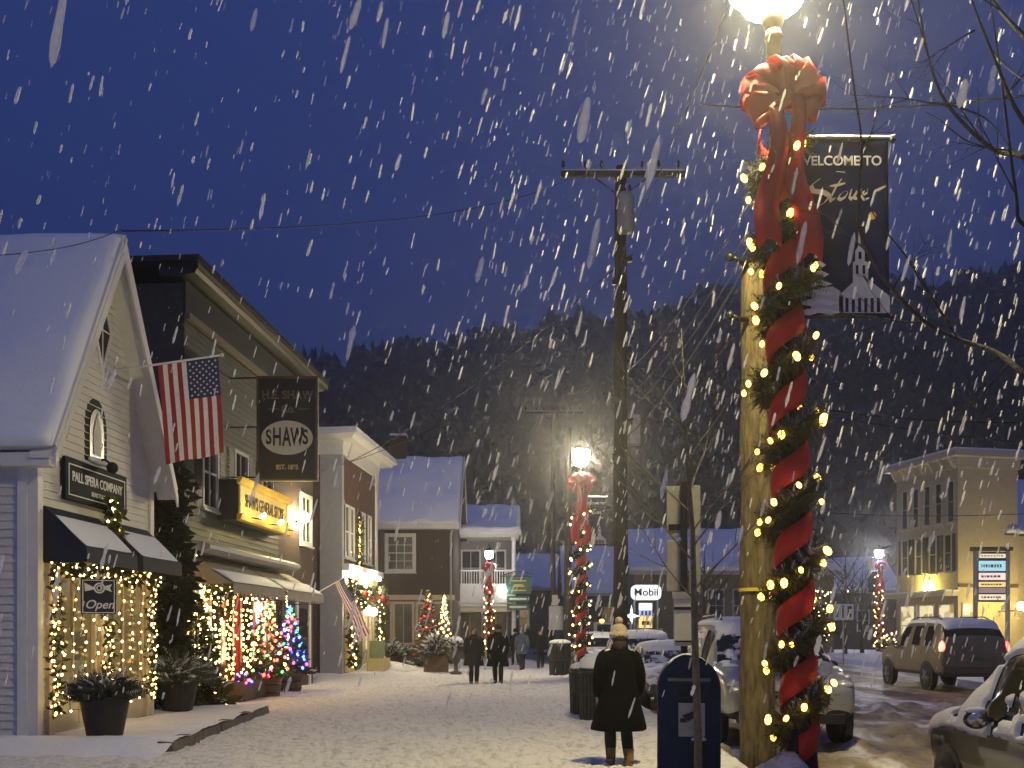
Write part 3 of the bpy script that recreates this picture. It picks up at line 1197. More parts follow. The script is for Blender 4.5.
WPD = 12.4
wp = pole('thick weathered wooden pole with a yellow band beside the decorated lamp', 757.5, WPD, P(0, 264, WPD).z, .223, .200, WOOD, -.3, band=P(0, 590, WPD).z)
hb = MB(); hz_ = wp_top = P(0, 264, WPD).z + .3
hb.lathe([(.21, 0), (.215, .02), (.19, .07), (0, .09)], (0, 0, hz_ - .02), 20); hb.build('cap', DARKM, wp, True)
for (z, sx) in ((hz_ - .04, -1), (hz_ - .75, -1), (hz_ - .10, 1)):
    q = MB().tube([(sx * .16, -.16, z), (sx * .30, -.24, z), (sx * .38, -.26, z + .03)], .035, 8); q.blob((sx * .40, -.26, z + .03), .06, 8, 6); q.build('bracket', DARKM, wp, True)
up = pole('dark utility pole with crossarm and grey transformer rising behind the woman in the hat', 620.5, 22.2, P(0, 167, 22.2).z, .175, .125, WOODD, -.2, 2.72, P(0, 178, 22.2).z, P(0, 238, 22.2).z)
eq = MB()
for i, py in enumerate((262, 285, 345, 402, 425, 460)):
    z = P(0, py, 22.2).z + .2
    eq.box(-.20 if i % 2 else .02, .02 if i % 2 else .24, -.2, -.08, z - .05, z + .05)
    eq.tube([(.0, -.12, z), (.26 if i % 2 == 0 else -.2, -.2, z + .1)], .02, 6)
eq.build_each('hardware', DARKM, up)
cb = MB().box(.16, .44, -.12, .12, P(0, 445, 22.2).z + .2, P(0, 415, 22.2).z + .2)
bevel(cb.build('junction_box', GALV, up), .02)
pole('thin far utility pole with a snowy crossarm behind the trash bin', 553, 60., P(0, 408, 60).z, .17, .12, WOODD, -.1, 3.5, P(0, 413, 60).z)
pole('dark bare pole standing just beside the lamp past the bins', 568, 46., P(0, 428, 46).z, .19, .15, WOODD, -.1)


def wire(label, a, b, sag=.3, r=.012, m=WIRE, group='overhead wires'):
    a, b = V(a), V(b)
    pts = []
    for i in range(25):
        q = i / 24
        p = a.lerp(b, q)
        p.z -= sag * 4 * q * (1 - q)
        pts.append(p)
    o = MB().tube(pts, r, 6).build('overhead_wire', m, None, True)
    tag(o, label, 'wire', group)
    return o


UX = up.location.x
# four pale service cables from the dark pole to the wooden pole
for i, (pa, pb, ll) in enumerate(((372, 205, 'highest'), (398, 232, 'second'), (412, 248, 'third'), (437, 262, 'lowest'))):
    wire(f'{ll} of four pale cables running from the dark pole to the wooden pole', (UX + .15, 22.1, P(0, pa, 22.2).z), (P(748, 0, WPD).x, WPD, P(0, pb, WPD).z), .22, .010 + .004 * (i == 3), WIRES)
wire('black wire sagging off the dark pole toward the storefronts', P(613, 270, 22.2), P(330, 470, 40), .5, .014)
wire('black service wire crossing above the brick shop cornice', P(452, 418, 40), P(205, 497, 22.5), .35, .012)
wire('thin wire across the sky above the gabled shop roof', P(-30, 256, 9.), P(122, 229, 16.), .1, .006)
wire('faint long wire crossing the sky over the flag', P(122, 231, 16.2), P(620, 150, 60), 1.2, .012)
wire('thick dark wire at the top beside the banner', P(700, 104, 14), P(1080, 88, 12), .15, .014)
wire('dark wire crossing the wooded hill right of the garland', P(760, 398, 30), P(1060, 422, 26), .25, .016)
wire('wire slanting up from the dark pole toward the lamp globe', P(622, 252, 22.2), P(742, -30, 9.4), .15, .008)
wire('lower wire passing in front of the tan three storey building', P(700, 500, 60), P(1060, 512, 50), .5, .02)
wire('upper wire passing in front of the tan three storey building', P(640, 372, 60), P(1060, 446, 48), .6, .02)
# ------------------------------------------------------------------ building helpers (local: X along the front, -Y outward, Z up)
def rz_from(dx, dy):
    return math.atan2(dy, dx)


def clap(mb, x0, x1, z0, z1, y, holes=(), clip=None, h=.115, flip=1):
    """Overlapping boards on a wall in the XZ plane at y, facing -Y (flip=1)."""
    z = z0
    while z < z1 - 1e-4:
        zt = min(z + h, z1)
        a, b = (x0, x1) if clip is None else clip((z + zt) / 2)
        segs = [(a, b)]
        for (hx0, hx1, hz0, hz1) in holes:
            if hz0 < (z + zt) / 2 < hz1:
                ns = []
                for (p, q) in segs:
                    if hx1 <= p or hx0 >= q: ns.append((p, q)); continue
                    if hx0 > p: ns.append((p, hx0))
                    if hx1 < q: ns.append((hx1, q))
                segs = ns
        for (p, q) in segs:
            if q - p > .01:
                mb.add([(p, y - .022 * flip, z), (q, y - .022 * flip, z), (q, y - .004 * flip, zt), (p, y - .004 * flip, zt), (p, y, z), (q, y, z)],
                       [(0, 1, 2, 3), (4, 5, 1, 0)])
        z = zt
    return mb


def window(parent, x0, x1, z0, z1, y, frame=WTRIM, glass=PANEG, nx=2, nz=2, t=.09, shutters=None, name='window', sill=True, dep=.06):
    """A window as part: pane object with frame and sill as its sub-parts."""
    p = MB().box(x0, x1, y - .004, y + .03, z0, z1)
    po = p.build(name, glass, parent)
    f = MB()
    f.box(x0 - t, x0, y - dep, y + .02, z0 - t, z1 + t); f.box(x1, x1 + t, y - dep, y + .02, z0 - t, z1 + t)
    f.box(x0, x1, y - dep, y + .02, z1, z1 + t); f.box(x0, x1, y - dep, y + .02, z0 - t, z0)
    for i in range(1, nx):
        x = x0 + (x1 - x0) * i / nx
        f.box(x - .014, x + .014, y - .03, y - .006, z0, z1)
    for i in range(1, nz):
        z = z0 + (z1 - z0) * i / nz
        wv = .025 if nz % 2 == 0 and i == nz // 2 else .014
        f.box(x0, x1, y - .034, y - .008, z - wv, z + wv)
    f.build('frame', frame, po)
    if sill:
        s = MB().box(x0 - t - .04, x1 + t + .04, y - dep - .05, y, z0 - t - .05, z0 - t - .002)
        s.build('sill', frame, po)
    if shutters:
        w = (x1 - x0) * .5
        for sg in (0, 1):
            s = MB()
            a = x0 - t - w - .02 if sg == 0 else x1 + t + .02
            s.box(a, a + w, y - .045, y - .004, z0 - t * .5, z1 + t * .5)
            k = int((z1 - z0) / .09)
            for i in range(k):
                z = z0 + (z1 - z0) * i / k
                s.box(a + .05, a + w - .05, y - .058, y - .043, z + .015, z + .06)
            s.build('shutter', shutters, po)
    return po


def roof_slab(mb, a, b, c, d, th=.12):
    """Quad roof with thickness downward."""
    n = (V(b) - V(a)).cross(V(d) - V(a)).normalized()
    if n.z < 0: n = -n
    lo = [V(p) - n * th for p in (a, b, c, d)]
    hi = [V(p) for p in (a, b, c, d)]
    mb.add(lo + hi, [(3, 2, 1, 0), (4, 5, 6, 7), (0, 1, 5, 4), (1, 2, 6, 5), (2, 3, 7, 6), (3, 0, 4, 7)])


def snow_slab(parent, a, b, c, d, th=.14, name='roof_snow', m=SNOWR, nu=26, nv=16, seed=0., inset=.03):
    """A blanket of snow lying on a roof quad a-b (eave) c-d (ridge); soft rounded edge and uneven thickness."""
    a, b, c, d = map(V, (a, b, c, d))
    n = (b - a).cross(d - a).normalized()
    if n.z < 0: n = -n
    mb = MB()

    def fn(u, v):
        p = a.lerp(b, u).lerp(d.lerp(c, u), v)
        e = min(u, 1 - u) * (b - a).length
        e2 = min(v + .0, 1 - v) * (d - a).length
        k = min(1, e / .10) ** .5 * min(1, e2 / .10) ** .5
        low = (b - a).cross(n).normalized()
        if low.z > 0: low = -low
        over = max(0, 1 - v * 12) * th * (.25 + .55 * noise.noise(V((u * (b - a).length * 1.3, seed, 3.)))) if v < .08 else 0
        p = p + low * over
        return p + n * (.008 + th * k * (.85 + .55 * noise.noise(p * .7 + V((seed, 0, 0))) + .25 * noise.noise(p * 2.3) + .10 * noise.noise(p * 6)))
    us = [0, .004, .012, .025] + [.04 + .92 * i / (nu - 1) for i in range(nu)] + [.975, .988, .996, 1]
    vs = [0, .006, .016, .03] + [.05 + .9 * i / (nv - 1) for i in range(nv)] + [.97, .984, .994, 1]
    mb.sheet(fn, us, vs)
    return mb.build(name, m, parent, True)


# ================================================================== 1: white gabled shop
X0, D0 = -6.57, 13.8
b1 = thing('gabled_shop', 'white clapboard shop with steep snowy gable and two dark awnings', 'shop', (X0, D0, 0), rz_from(.05, 1.0))
LB, EV, AP, DP = 3.85, 4.45, 7.72, 9.
PITCH = (AP - EV) / (LB / 2)


def gclip(z):
    if z < EV: return (0, LB)
    k = (z - EV) / PITCH
    return (k, LB - k)


wz0, wz1 = .75, 2.72
holes = [(.34, 1.72, wz0, wz1), (2.0, 3.45, wz0, wz1)]
fw = MB()
clap(fw, 0, LB, .15, AP - .06, 0, holes + [(LB / 2 - .28, LB / 2 + .28, 4.45, 4.46)], gclip)
fw.build('front_wall', CLAP, b1)
sw2 = MB()
clap(sw2, -DP, 0, .15, EV, 0, flip=1)                     # near side wall, facing the camera
so_ = sw2.build('side_wall', CLAP, b1)
so_.rotation_euler = (0, 0, -PI / 2)                       # its -Y becomes -X
so_.location = (0, 0, 0)
core = MB()
core.prism([(.02, .02, 0), (LB - .02, .02, 0), (LB - .02, .02, EV), (LB / 2, .02, AP - .08), (.02, .02, EV)], (0, .06, 0))
core.m = 0
core.build('gable_core', CLAP, b1)
cs = MB().box(.03, LB - .03, .09, DP, 0, EV)
cs.build('inner_wall', CLAP, b1)
fd = MB().box(-.06, LB + .03, -.05, DP, -.25, .15)
fd.build('foundation', STONE, b1)
tr = MB()
for x in (-.035, LB - .10):
    tr.box(x, x + .14, -.045, .10, .15, EV + .02)
tr.build_each('corner_board', WTRIM, b1)
ct = MB().box(-.045, -.005, .102, .24, .15, EV)
ct.build('corner_board', WTRIM, b1)
OV, OE = .40, .24            # rake and eave overhang
RF = MB()
ez = EV - OE * PITCH + .10
roof_slab(RF, (-OE, -OV, ez), (-OE, DP, ez), (LB / 2, DP, AP + .12), (LB / 2, -OV, AP + .12), .11)
roof_slab(RF, (LB + OE, -OV, ez), (LB + OE, DP, ez), (LB / 2, DP, AP + .12), (LB / 2, -OV, AP + .12), .11)
rf = RF.build('roof', WTRIM, b1)
snow_slab(rf, (-OE + .01, -OV + .04, ez), (-OE + .01, DP, ez), (LB / 2, DP, AP + .12), (LB / 2, -OV + .04, AP + .12), .10, seed=1)
snow_slab(rf, (LB + OE - .01, -OV + .04, ez), (LB + OE - .01, DP, ez), (LB / 2, DP, AP + .12), (LB / 2, -OV + .04, AP + .12), .10, seed=2)
# rake boards and soffit
rk = MB()
for sg in (0, 1):
    e = V((-OE if sg == 0 else LB + OE, 0, ez - .13)); p = V((LB / 2, 0, AP - .03))
    dn = V((0, 0, -.22))
    rk.prism([(e.x, -OV - .01, e.z + .02), (p.x, -OV - .01, p.z + .02), (p.x, -OV - .01, p.z - .24), (e.x, -OV - .01, e.z - .18)], (0, .035, 0))
rk.build_each('rake_board', WTRIM, b1)
sf = MB()
for sg in (0, 1):
    e = V((-OE if sg == 0 else LB + OE, 0, ez - .15)); p = V((LB / 2, 0, AP - .05))
    sf.prism([(e.x, -OV + .03, e.z), (p.x, -OV + .03, p.z), (p.x, -OV + .03, p.z - .03), (e.x, -OV + .03, e.z - .03)], (0, OV - .06, 0))
sf.build_each('soffit', WTRIM, b1)
ev = MB().box(-OE + .02, -OE + .07, -OV + .1, DP, ez - .28, ez - .10)
ev.box(-OE + .07, -.02, -OV + .1, DP, ez - .28, ez - .25)
ev.build_each('eave_board', WTRIM, b1)
# lozenge window high in the gable
lz = 6.35
lw = MB().prism([(LB / 2 - .26, -.035, lz), (LB / 2, -.035, lz - .58), (LB / 2 + .26, -.035, lz), (LB / 2, -.035, lz + .58)], (0, .02, 0))
lo_ = lw.build('lozenge_window', PANEG, b1)
lf = MB()
q4 = [(-.26, 0), (0, -.58), (.26, 0), (0, .58)]
for (a, b) in zip(q4, q4[1:] + q4[:1]):
    k = 1.28
    lf.prism([(LB / 2 + a[0], -.05, lz + a[1]), (LB / 2 + b[0], -.05, lz + b[1]), (LB / 2 + b[0] * k, -.05, lz + b[1] * k * .95), (LB / 2 + a[0] * k, -.05, lz + a[1] * k * .95)], (0, .045, 0))
lf.box(LB / 2 - .012, LB / 2 + .012, -.045, -.036, lz - .56, lz + .56); lf.box(LB / 2 - .25, LB / 2 + .25, -.045, -.036, lz - .012, lz + .012)
lf.build('frame', WTRIM, lo_)
# arched niche above the sign
ar = MB()
AX, AZ = LB / 2 - .18, 4.22
def arch(r, z0, zc, n=12): return [(AX - r, z0), (AX + r, z0)] + [(AX + r * math.cos(PI * i / n), zc + r * 1.25 * math.sin(PI * i / n)) for i in range(n + 1)]
ar.prism([(x, -.02, z) for x, z in arch(.36, AZ, AZ + .55)], (0, .03, 0))
aro = ar.build('arched_window', SIGNG, b1)
ag = MB().prism([(x, -.035, z) for x, z in [(AX - .24, AZ + .06), (AX + .24, AZ + .06)] + [(AX + .24 * math.cos(PI * i / 10), AZ + .52 + .32 * math.sin(PI * i / 10)) for i in range(11)]], (0, .012, 0))
ag.build('pane', glass_dark('pale_glass', (.03, .035, .04), .3), aro)
am = MB()
am.prism([(AX - .11, -.046, AZ + .12), (AX + .11, -.046, AZ + .12), (AX + .13, -.046, AZ + .45), (AX, -.046, AZ + .78), (AX - .13, -.046, AZ + .45)], (0, .01, 0))
am.build('lantern_panel', ARTG, aro)
asn = MB().blob((AX, -.05, AZ + .03), (.33, .06, .05), 10, 5); asn.build('snow', SNOW_CAP, aro, True)
# shop windows
LITW = emit_noise('lit_window_warm', [(.10, .06, .015), (.35, .22, .06), (.55, .38, .12), (.22, .14, .04), (.75, .56, .22)], .28, 3.2, (1, 1, .8))
for (a, b) in ((.42, 1.64), (2.08, 3.37)):
    window(b1, a, b, wz0 + .08, wz1 - .08, .01, CREAM, LITW, 2, 1, .085, name='shop_window')
pn = MB().box(.30, 3.5, -.035, -.002, .16, .66); 
for i in range(4): pn.box(.36 + .79 * i, .36 + .79 * i + .66, -.05, -.034, .24, .58)
pn.build_each('bulkhead_panel', CREAM, b1)
cp = MB()
for x in (.22, 1.80, 3.5): cp.box(x, x + .14, -.075, -.002, .15, 2.85)
cp.build_each('pilaster', CREAM, b1)
# awnings
def awning(parent, x0, x1, zt, zb, out, mat_, side_m, snow=True, val=.20, name='awning', scallop=False):
    a = MB()
    a.add([(x0, -.03, zt), (x1, -.03, zt), (x1, -out, zb), (x0, -out, zb)], [(0, 1, 2, 3)])
    for x in (x0, x1):
        a.add([(x, -.03, zt), (x, -out, zb), (x, -.03, zb - .02)], [(0, 1, 2)])
    if scallop:
        n = int((x1 - x0) / .22)
        w = (x1 - x0) / n
        for i in range(n):
            xa = x0 + i * w
            pts = [(xa, -out - .004, zb), (xa, -out - .004, zb - val * .6)] + [(xa + w * k / 6, -out - .004, zb - val * (.6 + .4 * math.sin(PI * k / 6))) for k in range(1, 6)] + [(xa + w, -out - .004, zb - val * .6), (xa + w, -out - .004, zb)]
            a.poly(list(reversed(pts)))
    else:
        a.add([(x0, -out, zb), (x1, -out, zb), (x1, -out - .01, zb - val), (x0, -out - .01, zb - val)], [(0, 1, 2, 3)])
        for x in (x0, x1):
            a.add([(x, -.03, zb - .02), (x, -out, zb), (x, -out - .01, zb - val), (x, -.03, zb - val)], [(0, 1, 2, 3)])
    o = a.build(name, mat_, parent)
    sm = o.modifiers.new('thick', 'SOLIDIFY'); sm.thickness = .014; sm.offset = 0
    fr = MB()
    fr.tube([(x0 + .02, -.03, zb - val), (x0 + .02, -out, zb - val * .98), (x1 - .02, -out, zb - val * .98), (x1 - .02, -.03, zb - val)], .014, 6)
    fr.build('frame_rail', DARKM, o)
    if snow:
        l = V((0, -out + .03, zb - zt)); 
        snow_slab(o, (x0 + .03, -out + .03, zb + .015), (x1 - .03, -out + .03, zb + .015), (x1 - .03, -out * .28, zt - (zt - zb) * .22), (x0 + .03, -out * .28, zt - (zt - zb) * .22), .035, 'snow', SNOWR, 12, 8, x0)
    return o
awning(b1, .14, 1.80, 3.36, 2.78, .64, NAVY, NAVY)
awning(b1, 2.02, 3.62, 3.36, 2.78, .64, NAVY, NAVY)
# small flood lamp and bracket on the gable
lp = MB().tube([(AX, -.02, 4.26), (AX, -.16, 4.28), (AX, -.26, 4.20)], .02, 6); lp.blob((AX, -.28, 4.15), (.10, .09, .09), 10, 6)
lp.build('flood_lamp', BLACKP, b1, True)
M1 = Matrix.Translation(b1.location) @ Matrix.Rotation(b1.rotation_euler.z, 4, 'Z')
W1 = lambda x, y, z: M1 @ V((x, y, z))
# name board
sg = thing('shop_sign', 'long dark sign reading Pall Spera Company under the arched gable window', 'sign', W1(LB / 2 - .30, -.05, 3.54), b1.rotation_euler.z)
bb = MB().box(-1.02, 1.02, -.06, 0, -.02, .60); bevel(bb.build('board', SIGNG, sg), .015)
bl = MB()
for (a, b, c, d) in ((-.93, .93, .50, .515), (-.93, .93, .055, .07), (-.93, -.915, .07, .50), (.915, .93, .07, .50)): bl.box(a, b, -.068, -.058, c, d)
bl.build('border_line', PALE, sg)
text('PALL SPERA COMPANY', .205, PALE, sg, (0, -.064, .335), UPR, .004, sx=.78, bold=.002)
text('REALTORS', .10, PALE, sg, (0, -.064, .15), UPR, .004, sx=.95)
# open sign hanging under the awning
og = thing('open_sign', 'square navy Open sign with a horn emblem hanging under the dark awning', 'sign', W1(.60, -.60, 0), b1.rotation_euler.z - R(62))
zo0, zo1 = 1.86, 2.36
ob = MB().box(-.235, .235, -.02, .02, zo0, zo1); bevel(ob.build('board', NAVY, og), .008)
obl = MB()
for (a, b, c, d) in ((-.215, .215, zo1 - .025, zo1 - .013), (-.215, .215, zo0 + .013, zo0 + .025), (-.215, -.203, zo0 + .025, zo1 - .025), (.203, .215, zo0 + .025, zo1 - .025)): obl.box(a, b, -.026, -.019, c, d)
obl.build('border_line', PALE, og)
text('Open', .17, PALE, og, (.01, -.024, zo0 + .13), UPR, .003, shear=.3, bold=.002)
em = MB()
zc = zo0 + .37
def ring(c, r0, r1, n=16, ys=-.028, sx=1.):
    for i in range(n):
        a, b = 2 * PI * i / n, 2 * PI * (i + 1) / n
        em.poly([V((c[0] + r0 * sx * math.cos(a), ys, c[1] + r0 * math.sin(a))), V((c[0] + r1 * sx * math.cos(a), ys, c[1] + r1 * math.sin(a))), V((c[0] + r1 * sx * math.cos(b), ys, c[1] + r1 * math.sin(b))), V((c[0] + r0 * sx * math.cos(b), ys, c[1] + r0 * math.sin(b)))])
ring((.01, zc), .055, .078); ring((.01, zc), .025, .042)
em.poly([V((-.06, -.028, zc + .01)), V((-.19, -.028, zc + .075)), V((-.18, -.028, zc - .05)), V((-.06, -.028, zc - .02))])
em.poly([V((.085, -.028, zc + .03)), V((.18, -.028, zc + .06)), V((.15, -.028, zc + .0)), V((.18, -.028, zc - .055)), V((.09, -.028, zc - .02))])
em.build('emblem', PALE, og)
oh = MB(); oh.tube([(-.2, 0, zo1), (-.2, 0, zo1 + .35)], .006, 5); oh.tube([(.2, 0, zo1), (.2, 0, zo1 + .35)], .006, 5)
oh.build('hanging_rod', DARKM, og)

# hanging strings of lights over this shop front
def drape(x0, x1, zt, zb, y, n, cols):
    pts = []
    for c in range(cols):
        x = x0 + (x1 - x0) * (c + .5) / cols
        ks = list(range(n))
        if c % 2: ks.reverse()
        for k in ks:
            z = zt + (zb - zt) * (k + .5) / n
            pts.append((x + .03 * math.sin(z * 9 + c) + rnd.uniform(-.06, .06), y + rnd.uniform(-.03, .03), z + rnd.uniform(-.05, .05)))
    return pts
G1 = 'warm light strings on the white gabled shop'
L1 = b1.location; R1 = b1.rotation_euler.z
for (ll, a, b, cols, n, gr) in (('dense warm lights down the corner post beside the Open sign', .10, .40, 3, 20, 3),
                                ('warm lights scattered over the shop window behind the Open sign', .55, 1.62, 3, 14, 0),
                                ('warm lights wound on the post between the two dark awnings', 1.70, 2.02, 3, 20, 3),
                                ('warm lights scattered over the shop window under the far dark awning', 2.12, 3.25, 3, 14, 0),
                                ('warm lights down the far corner post of the white gabled shop', 3.36, 3.72, 3, 19, 3)):
    light_string(ll, drape(a, b, 2.62, .42, -.16, n, cols), L1, [BW, BW, BC], .78, gr, .07, G1, R1)
light_string('cluster of warm lights in greenery climbing from the awning gap to the sign', drape(1.72, 2.12, 3.70, 2.85, -.22, 8, 3), L1, [BW, BC], .95, 7, .11, G1, R1)
light_string('swag of warm lights along the tops of the white shop windows', [(.15 + 3.5 * i / 44, -.25 + .04 * math.sin(i), 2.5 + .09 * math.sin(i * 1.3)) for i in range(45)], L1, [BW, BC], .85, 4, .10, G1, R1)

# flag on an outrigger pole above
def flag(label, root, tip, hoist, fly, fall, group='american flags', fold=.05, cat='flag', canton_tip=True):
    t = thing('american_flag', label, cat, root, 0, group)
    root, tip = V(root), V(tip)
    p = MB().tube([(0, 0, 0), tip - root], [.022, .016], 8); p.blob(tip - root, .035, 8, 6)
    p.build('flag_pole', WTRIM, t, True)
    d = (tip - root).normalized()
    a = tip - root - d * .06 - d * hoist          # inner end of the hoist
    fall = V(fall).normalized()
    nn = d.cross(fall).normalized()

    def pt(u, v, off=0.):
        wv = fold * (math.sin(u * 9 + v * 2.) * v + .5 * math.sin(v * 7 + 1.))
        return a + d * (hoist * u) * (1 - .05 * v) + fall * (fly * v) + V((0, 0, -.012)) + nn * (wv + off)
    for k in range(13):                            # stripes run down from the pole; canton at the tip
        c = MB()
        u0, u1 = k / 13, (k + 1) / 13
        v0 = .40 if u1 > 6 / 13 + .01 else 0.
        if not canton_tip: v0 = .40 if u0 < 7 / 13 - .01 else 0
        c.sheet(lambda u, v: pt(u, v), [u0, (u0 + u1) / 2, u1], [v0 + (1 - v0) * i / 16 for i in range(17)])
        c.build('stripe', REDB if k % 2 == 0 else WHITEF, t, True)
    c = MB()
    c.sheet(lambda u, v: pt(u, v), [(6 / 13 if canton_tip else 0) + 7 / 13 * i / 8 for i in range(9)], [.40 * i / 8 for i in range(9)])
    c.build('canton', BLUEF, t, True)
    s = MB()
    for i in range(9):
        for j in range(11):
            if (i + j) % 2 == 0:
                u = (6 / 13 if canton_tip else 0) + 7 / 13 * (i + 1) / 10
                v = .40 * (j + 1) / 12
                for sd in (-1, 1):
                    ce = pt(u, v, .006 * sd)
                    s.poly([ce + (d * math.cos(2 * PI * q / 10) + fall * math.sin(2 * PI * q / 10)) * (.024 if q % 2 == 0 else .010) for q in range(10)])
    s.build('star_field', WHITEF, t)
    return t
fb = W1(2.05, -.03, 5.72)
flag('american flag hanging from a white pole on the gabled shop', fb, P(222, 355, 16.6), .98, 1.62, (.10, -.05, -1))

# stone edged step in front, snow on top
st = thing('stone_step', 'low stone edged platform under snow in front of the gabled shop', 'step', (0, 0, 0))
kb = MB()
ex = lambda y: -4.46 - .045 * (y - 13.2)
y = 13.2
while y < 19.6:
    ln = rnd.uniform(.5, 1.1)
    y1 = min(y + ln, 19.7)
    kb.add([(ex(y) - .22, y, -.1), (ex(y), y + .01, -.1), (ex(y1), y1 - .02, -.1), (ex(y1) - .22, y1 - .02, -.1),
            (ex(y) - .22, y, .15), (ex(y) - .02 + rnd.uniform(-.03, .03), y + .01, .14), (ex(y1) - .02 + rnd.uniform(-.03, .03), y1 - .02, .14), (ex(y1) - .22, y1 - .02, .15)],
           [(0, 3, 2, 1), (4, 5, 6, 7), (0, 1, 5, 4), (1, 2, 6, 5), (2, 3, 7, 6), (3, 0, 4, 7)])
    y = y1
kb.build('kerb', STONE, st)
ss = MB()
ss.sheet(lambda u, v: (-7.2 + (ex(v) + 7.2 - .03) * u, v, .165 + .045 * noise.noise(V((u * 4, v * 1.3, 5))) - (.16 if u in (0,) else 0) - .20 * max(0, (13.35 - v) / .75) + .02 * noise.noise(V((u * 16, v * 6, 5)))),
         [0, .01] + [i / 16 for i in range(1, 16)] + [.975, .99, 1], [12.6 + i * .12 for i in range(60)])
ss.build('snow', SNOW, st, True)
# ================================================================== 2: general store with gold sign
O2 = V((-6.86, 20.9, 0)); R2 = rz_from(.074, 1.)
b2 = thing('general_store', 'dark fronted general store with striped awnings and heavy sloping cornice', 'shop', O2, R2)
M2 = Matrix.Translation(O2) @ Matrix.Rotation(R2, 4, 'Z')
W2 = lambda x, y, z: M2 @ V((x, y, z))
L2, H2 = 9.9, 9.3
LITS = emit_noise('store_window', [(.10, .05, .012), (.50, .30, .09), (.30, .05, .03), (.75, .55, .25), (.9, .8, .55), (.12, .10, .06), (.45, .22, .10)], 1.5, 2.6, (1, 1, 1))
MILK = emit('bright_display', (1., .93, .75), 2.2)
wl = MB(); clap(wl, 0, 6.4, 3.55, 8.15, 0, [(1.0, 1.9, 4.35, 5.95), (3.0, 3.9, 4.35, 5.95), (5.0, 5.9, 4.35, 5.95)], h=.14)
wl.build('upper_wall', CLAPG, b2)
bw_ = MB().box(6.4, L2, 0, .3, 0, 8.15); bw_.build('brick_bay', BRICKD, b2)
sd = MB().box(-.0, .25, .02, 12, 0, 8.9); sd.build('side_wall', SLATE, b2)
bk = MB().box(.26, L2, .32, 12, .0, 8.85); bk.build('back_core', SLATE, b2)
for x in (1.05, 3.05, 5.05): window(b2, x, x + .8, 4.4, 5.9, .02, GTRIM, PANEG, 2, 2, .08, BLACKP)
window(b2, 8.6, 9.5, 4.3, 5.6, -.01, WTRIM, PANEG, 2, 2, .12)
CREAMD = mat('dull_gold_trim', (.12, .095, .05), .6, .15, 6)
fz = MB().box(-.02, L2, -.05, .02, 8.15, 8.95); fz.build('frieze', BLACKP, b2)
t1 = MB(); t1.box(-.08, L2, -.16, -.05, 8.12, 8.26); t1.build('trim_board', CREAMD, b2)
c2 = MB()
c2.prism([(-.3, -.42, 9.12), (-.3, -.36, 9.0), (-.3, -.05, 8.95), (-.3, .4, 8.95), (-.3, .4, 9.2), (-.3, -.42, 9.2)], (L2 + .3, 0, 0))
c2.build('cornice', BLACKP, b2)
MB().box(-.32, L2 + .1, -.445, -.425, 9.08, 9.19).build('cornice_trim', CREAMD, b2)
c3 = MB().box(-.45, L2 + .02, -.50, 12, 9.203, 9.32); c3.build('roof', BLACKP, b2)
# shop front: recessed lit windows between posts
ft = MB().box(0, 6.4, -.42, .02, 3.28, 3.5); ft.prism([(-.1, -.44, 3.5), (-.1, -.60, 3.42), (-.1, -.60, 3.34), (-.1, -.44, 3.26)], (6.6, 0, 0)); ft.build('store_cornice', GTRIM, b2)
fs_ = MB().box(.02, 6.38, -.06, .0, 2.75, 3.26); fs_.build('store_fascia', BLACKP, b2)
bk2 = MB().box(.02, 6.38, -.10, .02, 0, .75); bk2.build('stall_riser', BRICKD, b2)
for (a, b, nx, mt) in ((.22, 1.55, 2, LITS), (1.75, 2.45, 1, LITS), (2.75, 3.55, 1, LITS), (4.05, 6.2, 3, LITS)):
    window(b2, a, b, .85, 2.7, .0, BLACKP, mt, nx, 1, .06, name='shop_window', sill=False)
md = MB().box(4.6, 5.5, -.03, -.008, 1.85, 2.35); md.build('lit_display', MILK, b2)
rp = MB().tube([(2.6, -.22, .1), (2.6, -.22, 2.75)], .07, 12); rp.build('red_post', RED, b2, True)
for x in (.08, 1.62, 3.75, 6.3):
    q = MB().box(x, x + .12, -.16, -.02, .0, 2.75); q.build('pilaster', BLACKP, b2)
for (a, b) in ((.10, 3.72), (3.9, 7.3)):
    aw = awning(b2, a, b, 3.2, 2.62, 1.02, CANVAS, CANVAS, False, .24, scallop=True)
    snow_slab(aw, (a + .05, -1.0, 2.655), (b - .05, -1.0, 2.655), (b - .05, -.55, 2.93), (a + .05, -.55, 2.93), .03, 'snow', SNOWR, 14, 6, a)
dr = MB().box(8.15, 9.3, -.03, 0, .05, 2.5); do = dr.build('door', BLACKP, b2)
df_ = MB(); df_.box(7.98, 8.15, -.07, -.002, 0, 2.72); df_.box(9.3, 9.47, -.07, -.002, 0, 2.72); df_.box(8.15, 9.3, -.07, -.002, 2.5, 2.72); df_.build('frame', WTRIM, do)
dg = MB().box(8.3, 9.15, -.04, -.03, 1.0, 2.3); dg.build('glass', PANEG, do)
